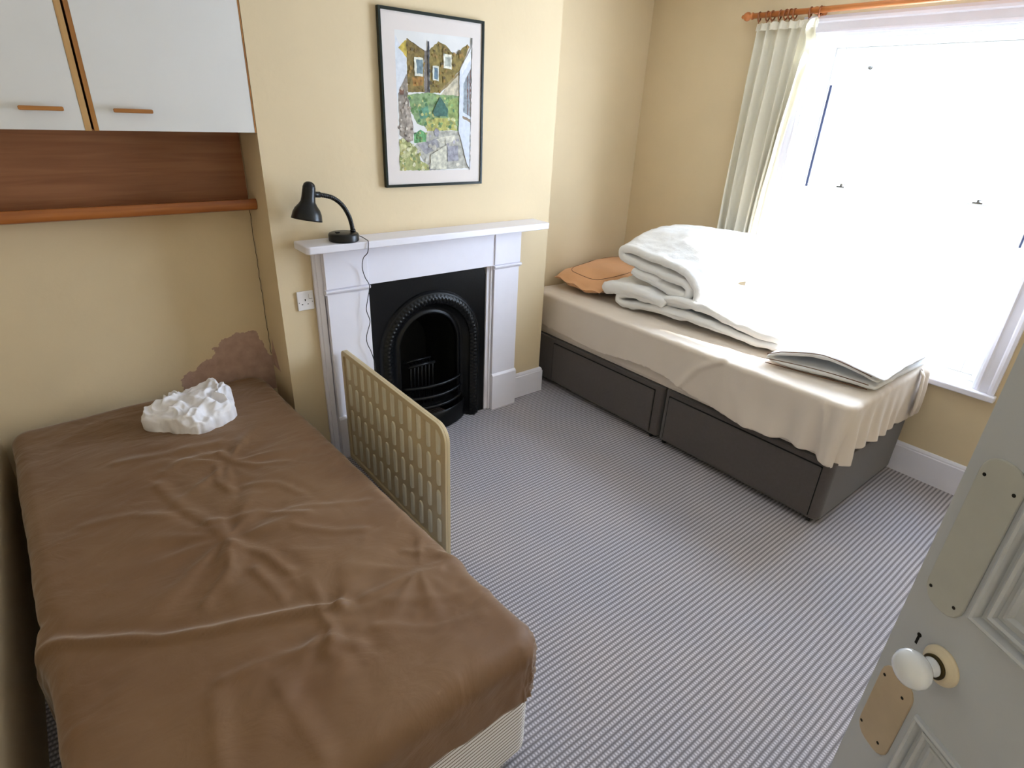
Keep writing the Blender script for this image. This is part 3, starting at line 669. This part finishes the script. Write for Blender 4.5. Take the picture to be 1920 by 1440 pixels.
creases=[  # polyline in room coordinates, height, width, sharpness side
 ([(-1.08,-1.10),(-1.068,-1.175),(-.983,-1.242),(-.819,-1.358),(-.704,-1.416),(-.504,-1.493),(-.398,-1.535)],.017,.024),
 ([(-.398,-1.535),(-.30,-1.545),(-.235,-1.542),(-.16,-1.552),(-.088,-1.561)],.010,.020),
 ([(-.72,-1.59),(-.60,-1.605),(-.473,-1.63),(-.42,-1.69)],.010,.018),
 ([(-.456,-1.52),(-.45,-1.60),(-.49,-1.66)],.009,.016),
 ([(-.07,-1.46),(0.0,-1.57)],.007,.015),([(-.14,-1.43),(-.03,-1.53)],.006,.014),
 ([(-.70,-.62),(-.66,-.80),(-.60,-.95),(-.57,-1.10),(-.60,-1.20)],.010,.022),
 ([(-.57,-1.10),(-.50,-1.20),(-.47,-1.32)],.009,.018),
 ([(-.60,-.95),(-.45,-.99),(-.33,-1.08)],.008,.017),
 ([(-.47,-.52),(-.43,-.62),(-.38,-.68),(-.28,-.72)],.008,.018),
 ([(-.80,-.38),(-.62,-.42),(-.45,-.43)],.007,.022),
 ([(-.93,-.72),(-.80,-.76),(-.70,-.84)],.006,.018),
 ([(-.50,-.60),(-.52,-.72),(-.50,-.80)],.008,.016),
 ([(-.38,-1.13),(-.28,-1.22),(-.2,-1.26)],.008,.016),([(-.36,-1.02),(-.22,-1.08),(-.12,-1.12)],.006,.015),
 ([(-.62,-1.22),(-.70,-1.30)],.008,.017),([(-.55,-1.25),(-.52,-1.40)],.008,.016),
 ([(-.75,-1.62),(-.78,-1.80),(-.80,-1.98)],.007,.022),([(-.62,-1.66),(-.60,-1.90)],.006,.022),
 ([(-.35,-1.66),(-.22,-1.75),(-.08,-1.78)],.006,.016),([(-.28,-1.60),(-.12,-1.68),(0,-1.70)],.005,.016),
 ([(-.66,-.55),(-.58,-.50),(-.47,-.52)],.008,.018),([(-.45,-.80),(-.35,-.86),(-.30,-.95)],.007,.015),
]
def wr_brown(PX,PY,PZ,drop,nx,ny):
    h=np.zeros(PX.shape)
    for pl,a,w_ in creases:
        L=[bl(*p) for p in pl]; d,s=segdist(PX,PY,L)
        dd_=d*np.where(s>0,1.0,2.2); wv=1+.25*pn(PX*9,PY*9,2)
        k_=1.0 if a>.012 else .75; w_=w_*(1.0 if a>.012 else 1.35); h+=k_*a*np.exp(-(dd_/(w_*wv))**2)-.45*k_*a*np.exp(-((d-w_*1.5)/(w_*1.1))**2)*(s>0)
    top=np.clip(1-drop/.08,0,1)
    h=h*(.35+.65*top)
    for (cx_,cy_,R_1,am,k) in ((-.57,-1.05,.42,.009,2.3),(-.45,-.60,.34,.007,2.6),(-.43,-1.55,.38,.007,2.2),(-.14,-1.52,.25,.005,2.6)):
        lx,ly=bl(cx_,cy_); r=np.hypot(PX-lx,PY-ly); th=np.arctan2(PY-ly,PX-lx)
        g=pn(np.cos(th)*k,np.sin(th)*k,r*3.5+k)
        h+=am*2.2*(g+.5*np.abs(g))*np.exp(-(r/R_1)**2)*np.clip(r/.10,0,1)*top
    h+=.010*fbm(PX*2.4,PY*2.4,5,2)+.0035*pn(PX*9+.6*PY,PY*7,2)*top
    wx=PX+.08*pn(PX*3,PY*3,8); wy=PY+.08*pn(PX*3,PY*3,9)
    h+=.0036*ridge(wx*4.5+wy*2.0,wy*7-wx*2,3,3)*top*(.35+.65*np.clip(pn(PX*2.5,PY*2.5,20)*2+.4,0,1))
    # tension folds on the sides, bunched corner
    side=np.clip(drop/.1,0,1)
    t_=PX*ny*1.0-PY*nx*1.0
    h+=side*(.006*pn(t_*9,drop*5,2)+.004*pn(t_*24+drop*8,drop*6,6))
    cd=np.hypot(PX-(HW-.03),PY+LEN-.03)
    h+=.010*np.exp(-(cd/.07)**2)*np.abs(pn(np.arctan2(PY+LEN-.03,PX-HW+.03)*5,drop*9,4))*3*np.clip(drop/.03,0,1)
    ld=np.exp(-((PY-bl(-1.07,-1.19)[1])/.07)**2)*(nx<-.5); h+=.028*ld*side
    return h
def hem_brown(x,y,nx,ny):
    z=.305+.012*np.sin(x*7+1)+.008*pn(x*9,y*9,2)
    z=z+.05*np.clip((-.10-x)/.6,0,1)*(ny<-.7)-.03*(nx>.7)-.24*(nx<-.7)
    return .492-z
fs=drape('fitted_sheet','brown',(-HW-.002,HW+.002,-LEN,0.0),.492,.085,.055,hem_brown,.48,.0085,wr_brown,
   crown=lambda X,Y:.022*np.sin(np.clip((X+HW)/(2*HW),0,1)*math.pi)*np.clip(-Y/.5,0,1)-.012*np.clip((Y+.6)/.6,0,1),thick=.002)
fs.location=BL; fs.rotation_euler=(0,0,BA); tag(fs,'rumpled brown fitted sheet stretched over the bed on the left','sheet')

# crumpled white cloth
def f_cloth(P):
    d=P/np.linalg.norm(P,axis=1)[:,None]; x,y,z=d.T
    wx=x+.35*pn(x*1.5,y*1.5,z+4); wy=y+.35*pn(x*1.5+7,y*1.5,z)
    q=np.abs(pn(wx*1.9+9,wy*1.9+1,z*1.2)); q2=np.abs(pn(wx*3.1+2,wy*2.6-x*1.5,z*1.5+8)); q3=np.abs(pn(wx*5.5+2,wy*5.0,z*2+3))
    fold=(1-2.6*q)*.55+(1-2.6*q2)*.32+(1-2.6*q3)*.13
    th=np.arctan2(y,x)
    r=1+.10*np.sin(3*th+.6)+.07*np.sin(5*th+1.0)+.12*(fold-.4)+.05*pn(x*4,y*4,z*4)
    hxy=np.hypot(x,y)
    X=x*.176*r; Y=y*.158*r
    prof_=np.where(z>0,np.sqrt(np.clip(z,0,1)),0)
    Z=np.where(z>0,.010+.052*prof_+.055*fold*prof_**.7,z*.022)
    lob=np.exp(-((X-.14)**2+(Y-.09)**2)/.003); X+=.04*lob; Y+=.03*lob
    return np.stack([X,Y,Z],-1)
cl=blob('crumpled_cloth','cloth',48,f_cloth); cl.location=(-.468,-.135,.512); cl.rotation_euler=(0,0,.5)
tag(cl,'crumpled white cloth lying near the head of the brown bed','cloth')

# ================================================================ slotted panel
py0,py1,pz1=-1.068,-.074,.655; px_=.243
pan=B(); prof=[]
def rp(y0,y1,z0,z1,rt0,rt1,n=8):
    out=[(y0,z0),(y1,z0)]
    for k in range(n+1): a=math.radians(90*k/n); out.append((y1-rt1+rt1*math.cos(a),z1-rt1+rt1*math.sin(a)))
    for k in range(n+1): a=math.radians(90+90*k/n); out.append((y0+rt0+rt0*math.cos(a),z1-rt0+rt0*math.sin(a)))
    return out
pl=rp(py0,py1,.004,pz1,.072,.03)
pan.prism(pl,lambda y,z:(px_+.010,y,z),lambda y,z:(px_+.026,y,z))
# raised rim
pl2=rp(py0+.028,py1-.02,.03,pz1-.028,.058,.02)
ids1=pan.pts([(px_,y,z) for y,z in pl]); ids2=pan.pts([(px_,y,z) for y,z in pl2]); ids3=pan.pts([(px_+.010,y,z) for y,z in pl2]); ids0=pan.pts([(px_+.010,y,z) for y,z in pl])
n=len(pl)
for i in range(n):
    j=(i+1)%n; pan.face([ids0[i],ids0[j],ids1[j],ids1[i]]); pan.face([ids1[i],ids1[j],ids2[j],ids2[i]]); pan.face([ids2[i],ids2[j],ids3[j],ids3[i]])
sp_=pan.build('slotted_panel','slotpanel',bevel=.003)
tag(sp_,'cream slotted panel standing on edge between the brown bed and fireplace','panel')
bb=B()
nc,nr=12,4
for c in range(nc):
    for r in range(nr):
        yc=py0+.065+c*(.865/(nc-1)); za=.045+r*.152; zb_=za+.128; w_=.0185
        ring0=[];ring1=[]
        for k in range(14):
            a=2*math.pi*k/14; ey=math.cos(a)*w_; ez=math.sin(a)*w_+(zb_-w_ if math.sin(a)>=0 else za+w_)
            ring0.append((px_+.0102,yc+ey,ez)); ring1.append((px_+.0035,yc+ey*.62,(ez-(za+zb_)/2)*.97+(za+zb_)/2))
        bb.loft([ring0,ring1])
o=bb.build('raised_slots','slotin',sp_,bevel=.002)

# ================================================================ single divan bed by the window
dv=empty('single_bed',(2.29,-.84,0),'single bed under the window on a grey divan base with drawers','bed')
DX,DE,DY0,DY1=1.822,2.738,-1.945,.262
bb=B(); rbox(bb,DX+.006,DE,-.955,DY1,.032,.358,.02,.006); kid(bb,'divan_base','divan',dv)
bb=B(); rbox(bb,DX+.006,DE,DY0,-.960,.032,.358,.045,.006); kid(bb,'divan_base','divan',dv)
for a,c_ in ((-.895,.0),(-1.895,-1.005)):
    bb=B(); bb.box((DX+.003,a-.004,.048),(DX+.008,c_+.004,.331)); o=kid(bb,'drawer_gap','divan_dark',dv)
    bb=B(); bb.box((DX-.002,a,.045),(DX+.012,c_,.325)); kid(bb,'drawer','divan',dv,bevel=.006)
for (x,y) in ((DX+.035,-1.90),(DX+.035,-1.0),(DX+.035,-.90),(DX+.035,.2),(DE-.05,-1.9),(DE-.05,.2),(DE-.05,-.95)):
    bb=B(); bb.lathe([(0,-.009),(.012,-.009),(.016,-.006),(.016,.006),(.012,.009),(0,.009)],16,(x,y,.016),(0,1,0)); bb.box((x-.006,y-.012,.02),(x+.006,y+.012,.034)); kid(bb,'caster','caster',dv)
bb=B(); rbox(bb,DX+.012,DE,DY0+.012,DY1-.004,.360,.655,.05,.03); kid(bb,'mattress','cream',dv,smooth=False)
def wr_cream(PX,PY,PZ,drop,nx,ny):
    t_=PX*(-ny)+PY*nx*1.0
    side=np.clip((drop-.03)/.25,0,1)
    h=side*(.022*pn(PY*3.3+PX*3.3+drop*1.2,drop*2.0,3)+.016*pn((PY+PX)*8.5+drop*3,drop*3.5,7)+.004*pn((PY-PX)*20,drop*8,1))+side*.012
    # diagonal pulled fold
    d,s=segdist(PY,drop,[(-1.02,.30),(-1.16,.10),(-1.30,.0)]); h+=.010*np.exp(-(d*np.where(s>0,1,3)/.03)**2)*(nx<-.5)
    d,s=segdist(PY,drop,[(-1.88,.30),(-1.84,.05)]); h+=.014*np.exp(-(d*np.where(s>0,1,4)/.035)**2)*(nx<-.5)
    cf=np.exp(-((np.hypot(PX-DX,PY-DY0))/.30)**2); h+=side*cf*.030*np.sin((PX-PY)*44+1.0)+side*(ny<-.6)*(.006*np.sin(PX*31+3*np.sin(PX*8))+.010*pn(PX*11,drop*3,5))
    top=np.clip(1-drop/.05,0,1)
    h+=top*(.0045*fbm(PX*5,PY*5,2,3)+.003*ridge(PX*9,PY*5,1,2)-.002)
    edge=np.exp(-((drop-.012)/.02)**2); h+=edge*.004*pn(PY*22,PX*22,3)
    return h
def hem_cream(x,y,nx,ny):
    ys=np.array([-2.1,-1.95,-1.85,-1.73,-1.60,-1.44,-1.30,-1.13,-1.0,-.86,-.78,-.6,-.38,-.15,.1,.3])
    zs=np.array([.355,.352,.375,.392,.37,.365,.385,.405,.435,.452,.455,.435,.415,.425,.435,.43])
    z=np.interp(y,ys,zs)
    xs=np.array([1.8,1.88,1.96,2.0,2.06,2.2,2.4,2.6,2.8]); z2=np.array([.352,.345,.35,.385,.40,.39,.375,.37,.37])
    z=np.where(ny<-.5,np.interp(x,xs,z2),z)+.007*pn(x*14,y*14,1)+.005*pn(x*34,y*34,4)
    z=np.where(nx>.3,.60,z); z=np.where(ny>.5,.55,z)
    return .664-z
bs=drape('bed_sheet','cream',(DX-.006,DE+.004,DY0-.006,DY1-.004),.664,.05,.022,hem_cream,.36,.0095,wr_cream,thick=.002)
tag(bs,'loose cream sheet draped over the single bed with an uneven hem','sheet')
# corner flap at the window side of the foot
bb=B(); rr=[]
for k in range(17):
    u=k/16; x=2.655+.105*u; y=-1.965-.010*math.sin(u*9)
    x-=.075; rr.append([(x,y+.012,.668-.05*0),(x,y-.006,.64),(x+.004,y-.016,.55),(x+.006,y-.020,.47),(x+.008,y-.018,.405+.01*math.sin(u*8))])
bb.loft(rr,closed=False,caps=False); o=bb.build('sheet_corner','cream',bs,smooth=True); s=o.modifiers.new('t','SOLIDIFY'); s.thickness=.002

# folded bedding: a thick ribbon following a fold path, extruded to a soft block
def folded(name,m,path,th,place,nt=40,nz=(.006,5),sag=None,seed=0):
    P=spline([(a,b_,0) for a,b_ in path],10); n=len(P); S_=[]
    L=[];Rr=[]
    for i in range(n):
        d=(P[min(i+1,n-1)]-P[max(i-1,0)]).normalized(); nn=Vector((-d.y,d.x,0)); L.append(P[i]+nn*th/2); Rr.append(P[i]-nn*th/2)
    d=(P[-1]-P[-2]).normalized(); nn=Vector((-d.y,d.x,0)); e1=[P[-1]+nn*(th/2*math.cos(a))+d*(th/2*math.sin(a)) for a in [math.pi*k/8 for k in range(1,8)]]
    d0=(P[0]-P[1]).normalized(); n0=Vector((d0.y,-d0.x,0)); e0=[P[0]-n0*(th/2*math.cos(a))+d0*(th/2*math.sin(a)) for a in [math.pi*k/8 for k in range(1,8)]]
    poly=np.array([tuple(p) for p in L+e1+Rr[::-1]+e0]); m_=poly.mean(0)
    rings=[]
    ts=[-.02,0,.004,.015,.035]+list(np.linspace(.07,.93,nt))+[.965,.985,.996,1.0]
    bb=B()
    for t in ts:
        # puffy ends: shrink the ribbon thickness at both ends
        e=min(t,1-t); k=1 if e>.035 else math.sqrt(max(0.02,1-((.035-max(e,0))/.035)**2))
        if t<0: continue
        cen=[]
        A=np.array([tuple(p) for p in L]); Bq=np.array([tuple(p) for p in Rr]); C_=(A+Bq)/2
        Lk=C_+(A-C_)*k; Rk=C_+(Bq-C_)*k
        E1=np.array([tuple(p) for p in e1]); E1=C_[-1]+(E1-C_[-1])*k; E0=np.array([tuple(p) for p in e0]); E0=C_[0]+(E0-C_[0])*k
        q=np.concatenate([Lk,E1,Rk[::-1],E0])
        a=q[:,0]; z=q[:,1]
        zz=z+nz[0]*fbm(a*nz[1]+seed,np.full_like(a,t*nz[1]*.8),z*6,3)+nz[0]*.5*ridge(a*nz[1]*2.0+seed,np.full_like(a,t*nz[1]*1.5),z*4,2)*.6
        aa=a+nz[0]*1.2*pn(a*3+seed,t*5+0*a,z*8)+.6*nz[0]*pn(z*20,t*7+0*a,seed)
        tt=t+nz[0]*1.1*pn(a*7+seed,z*22,t*2)
        if sag is not None: zz=zz*sag(aa,tt)
        rings.append([place(a_,z_,t_) for a_,z_,t_ in zip(aa,zz,tt)])
    bb.loft(rings)
    o=bb.build(name,m,smooth=True)
    return o
# upper folded duvet
A=Vector((2.055,-.295)); e1=Vector((.03,-1)).normalized(); e2=Vector((1,-.20)).normalized()
def pl_up(a,z,t):
    p=A+e1*(a*(1+.10*t))+e2*(t*(.37+.42*min(max(a,0),.7))); q=min(max(t/.6,0),1); q=q*q*(3-2*q); return (p.x,p.y,.735+z*(1+.10*t)+.075*q+.13*min(max(a,0),.62)*q)
up=folded('folded_duvet','duvet',[(.30,.145),(.12,.165),(.36,.12),(.50,.10),(.535,.135),(.50,.17),(.30,.20),(.08,.225),(.015,.245),(.035,.29),(.20,.285),(.40,.262),(.54,.215),(.595,.13),(.56,.065),(.40,.035),(.20,.04),(.03,.05)],.050,pl_up,nt=44,nz=(.014,7),seed=3)
tag(up,'thick white duvet folded into a roll of layers, on top of the other bedding','duvet')
def pl_mid(a,z,t): return (2.0+.70*t+.03*a,-.20-a*.95+.05*t,.690+z)
def pl_lo(a,z,t): return (2.005+.63*t+.07*a,-.36-a,.676+z-.0*t)
lo=folded('crumpled_duvet','duvet',[(1.06,.035),(.7,.035),(.25,.03),(.04,.025),(.005,.050),(.05,.080),(.3,.095),(.6,.10),(.85,.085),(1.06,.075)],.042,pl_lo,nt=40,nz=(.024,5),seed=8,sag=lambda a,t:1+.25*np.sin(np.clip(a,0,1)*3.1)*1.0)
tag(lo,'crumpled white duvet spread along the single bed under the folded one','duvet')
md=folded('white_pillow_bundle','duvet',[(.065,.035),(.14,.055),(.30,.062),(.48,.05)],.085,lambda a,z,t:(1.985+.55*t+.05*a,-.20-a+.02*t,.735+z*.9-.30*max(0,.1-a)*.2),nt=34,nz=(.022,7),seed=21)
md.name='bunched_quilt'; md.data.name='bunched_quilt'
tag(md,'bunched greyish white quilt squeezed between the folded duvet and the peach pillow','quilt')
ft=folded('folded_quilt','duvet',[(.50,.011),(.30,.008),(.06,.010),(.012,.020),(.012,.036),(.06,.050),(.25,.062),(.50,.050)],.022,lambda a,z,t:(1.955+.72*t+.22*a,-1.445-a*.95-.02*t,.680+z),nt=40,nz=(.007,5),seed=31,sag=lambda a,t:1+.50*np.sin(np.pi*np.clip(a/.5,0,1)))
tag(ft,'flat folded white quilt with brown piped edges near the foot of the single bed','quilt')
for base,kk in ((.0215,0),(.0,1),(.066,0)):
    pts=[]
    for k in range(0,25):
        a=k*.02; sg=1+.50*math.sin(math.pi*min(a/.5,1)); zb_=base
        if base>.05: zb_=float(np.interp(a,[0,.06,.25,.5],[.047,.062,.074,.062]))
        pts.append((1.952+.22*a-.006,-1.447-a*.95,.680+zb_*sg+.0015))
    bb=B(); bb.tube(pts,.0022,6); bb.build('edge_piping','piping',ft,smooth=True)
ft2=folded('folded_cloth','cloth',[(.0,.010),(.12,.014),(.24,.012),(.36,.008)],.012,lambda a,z,t:(2.02+.60*t+.04*a,-1.60-a,.766+z+.012*math.sin(t*3)-.10*max(a-.15,0)),nt=34,nz=(.006,7),seed=41)
tag(ft2,'thin white folded cloth laid on the flat quilt at the foot','cloth')
# pillow
def f_pillow(P):
    x,y,z=P.T
    tk=np.power(np.clip(1-np.abs(x)**3.2,0,1),.62)*np.power(np.clip(1-np.abs(y)**3.0,0,1),.62)
    X=x*.37*(1-.05*np.abs(y)**2); Y=y*.225*(1-.06*np.abs(x)**2)
    Z=z*.072*tk+.004
    w=.006*fbm(X*9+2,Y*9,z,3); Z=Z+w*tk+.010*pn(X*5,Y*5,1)*1.0
    edge=np.maximum(np.abs(x),np.abs(y))>.9
    Z=Z+edge*.008*np.sin(X*30+Y*40)
    Z=Z-.03*np.clip(np.abs(x)-.8,0,1)*5*.2
    return np.stack([X,Y,Z],-1)
pw=blob('pillow','peach',36,f_pillow); pw.location=(2.335,.018,.752); pw.rotation_euler=(math.radians(3),math.radians(-3),.06)
tag(pw,'peach pillow with a thin brown piped border at the head of the single bed','pillow')
pts=[]
for k in range(49):
    a=2*math.pi*k/48; c_,s_=math.cos(a),math.sin(a); ex=abs(c_)**.45*(1 if c_>0 else -1); ey=abs(s_)**.45*(1 if s_>0 else -1)
    x,y=ex*.80,ey*.74
    tk=(1-abs(x)**3.2)**.62*(1-abs(y)**3.0)**.62; X=x*.37*(1-.05*y*y); Y=y*.225*(1-.06*x*x)
    Z=.072*tk+.004+.006*float(fbm(np.array([X*9+2]),np.array([Y*9]),np.array([1.0]),3)[0])*tk+.010*float(pn(np.array([X*5]),np.array([Y*5]),np.array([1.]))[0])+.0008
    pts.append((X,Y,Z))
bb=B(); bb.tube(pts,.0018,6); bb.build('piping','piping',pw,smooth=True)

# ================================================================ the door
door=empty('door_1',(hinge.x,hinge.y,0),'open cream panelled door in the right foreground','door',rz=TH); door['kind']='structure'; del door['category']
DW=.80
bb=B(); Y0=-.040
xs=[(0,.10),(.36,.44),(.70,DW)]; pzs=[(.24,.873),(1.106,1.88)]
bb.box((0,Y0,.012),(.10,0,2.0)); bb.box((.70,Y0,.012),(DW,0,2.0)); bb.box((.10,Y0,.012),(.70,0,.24)); bb.box((.10,Y0,.873),(.70,0,1.106)); bb.box((.10,Y0,1.88),(.70,0,2.0))
for a,c_ in pzs: bb.box((.36,Y0,a),(.44,0,c_))
for a,c_ in pzs:
    for u0,u1 in ((.10,.36),(.44,.70)): bb.box((u0,-.030,a),(u1,-.012,c_))
lf=bb.build('door_leaf','door',door)
prm=[(0,0),(.0015,.0045),(.005,.0062),(.009,.0050),(.011,.0),(.0125,-.003),(.018,-.0035),(.0195,.0),(.0235,.0015),(.0275,-.0005),(.0290,-.0055),(.0345,-.006),(.0365,-.0035),(.041,-.003),(.0445,-.0065),(.047,-.0105),(.050,-.0122)]
for a,c_ in pzs:
    for u0,u1 in ((.10,.36),(.44,.70)):
        bb=B()
        for (f,) in ((1,),):
            R=[]
            for (x,z,sx,sz) in ((u0,a,1,1),(u1,a,-1,1),(u1,c_,-1,-1),(u0,c_,1,-1)):
                R.append([(x+sx*i_,h*(1.5 if 0<i_<.05 else 1),z+sz*i_) for i_,h in prm])
            bb.loft(R,closed=False,caps=False,cyc=True)
        bb.build('panel_moulding','door',door,bevel=0)
HX=-HS
def smoothpoly(p,n=4):
    q=spline([(a,b_,0) for a,b_ in p+[p[0]]],n)[:-1]; return [(v.x,v.y) for v in q]
def plate(name,m,poly,screws,lab=None):
    bb=B(); pl=[(HX+s_,z) for s_,z in poly]
    cx_=sum(p[0] for p in pl)/len(pl); cz_=sum(p[1] for p in pl)/len(pl)
    def sc(k,h): return [(cx_+(x-cx_)*(1-k/.04 if True else 1),h,cz_+(z-cz_)*(1-k/.14)) for x,z in pl]
    bb.loft([sc(0,-.0005),sc(0,.0018),sc(.0015,.0030),sc(.003,.0032)])
    o=bb.build(name,m,door); 
    if lab: o['label']=lab
    for s_,z in screws:
        b2=B(); b2.lathe([(0,0),(.0030,0),(.0030,.0006),(0,.0006)],12,(HX+s_,.0030,z),(0,1,0)); b2.build('screw_hole','hole',o)
def octo(s0,s1,z0,z1,cs,cz_,n=4):
    out=[]
    for (sx,sz,ax_,az,a0) in ((s1-cs,z0+cz_,cs,cz_,270),(s1-cs,z1-cz_,cs,cz_,0),(s0+cs,z1-cz_,cs,cz_,90),(s0+cs,z0+cz_,cs,cz_,180)):
        for k in range(n+1):
            a=math.radians(a0+90*k/n); out.append((sx+ax_*math.cos(a),sz+az*math.sin(a)))
    return out
plate('finger_plate','plate',octo(.008,.080,1.076,1.364,.028,.034),[(.0195,1.325),(.069,1.328),(.070,1.103),(.023,1.101)],'long cream painted finger plate above the knob')
plate('finger_plate','plate2',octo(.013,.086,.714,.906,.026,.030),[(.076,.875),(.031,.871),(.079,.740),(.034,.739)],'shorter tan finger plate below the knob')
b2=B(); b2.box((HX+.0515,-.002,.984),(HX+.0560,.0006,1.004)); b2.lathe([(0,0),(.0042,0),(.0042,.0006),(0,.0006)],14,(HX+.0538,0,1.004),(0,1,0)); b2.build('keyhole','hole',door)
kc=(HX+.002,0,.992)
bb=B(); bb.lathe([(.0,-.001),(.033,-.001),(.033,.003),(.030,.006),(.0275,.0065),(.025,.010),(.021,.0125),(.0,.013)],40,kc,(0,1,0)); ro=bb.build('knob_rose','rosec',door,smooth=True)
bb=B(); bb.lathe([(.0,.012),(.020,.012),(.0205,.016),(.018,.017),(0,.017)],32,kc,(0,1,0)); bb.build('brass_collar','brass',door,smooth=True)
bb=B(); bb.lathe([(.0,.014),(.0155,.014),(.0160,.020),(.0135,.026),(.0125,.030),(.016,.034),(.024,.0385),(.030,.046),(.0322,.054),(.031,.062),(.026,.070),(.018,.0755),(.009,.0785),(0,.079)],44,kc,(0,1,0)); bb.build('door_knob','ceramic',door,smooth=True)
bb=B(); frx=[(DX0-.07,DX0),(DX1,DX1+.07)]
for a,c_ in frx: bb.box((a,YF,0),(c_,YF+.018,2.10))
bb.box((DX0,YF,2.03),(DX1,YF+.018,2.10)); structure(bb.build('trim_1','gloss'))
for o in bpy.data.objects:
    if o.type=='MESH' and o.modifiers.get('bevel') is None: pass
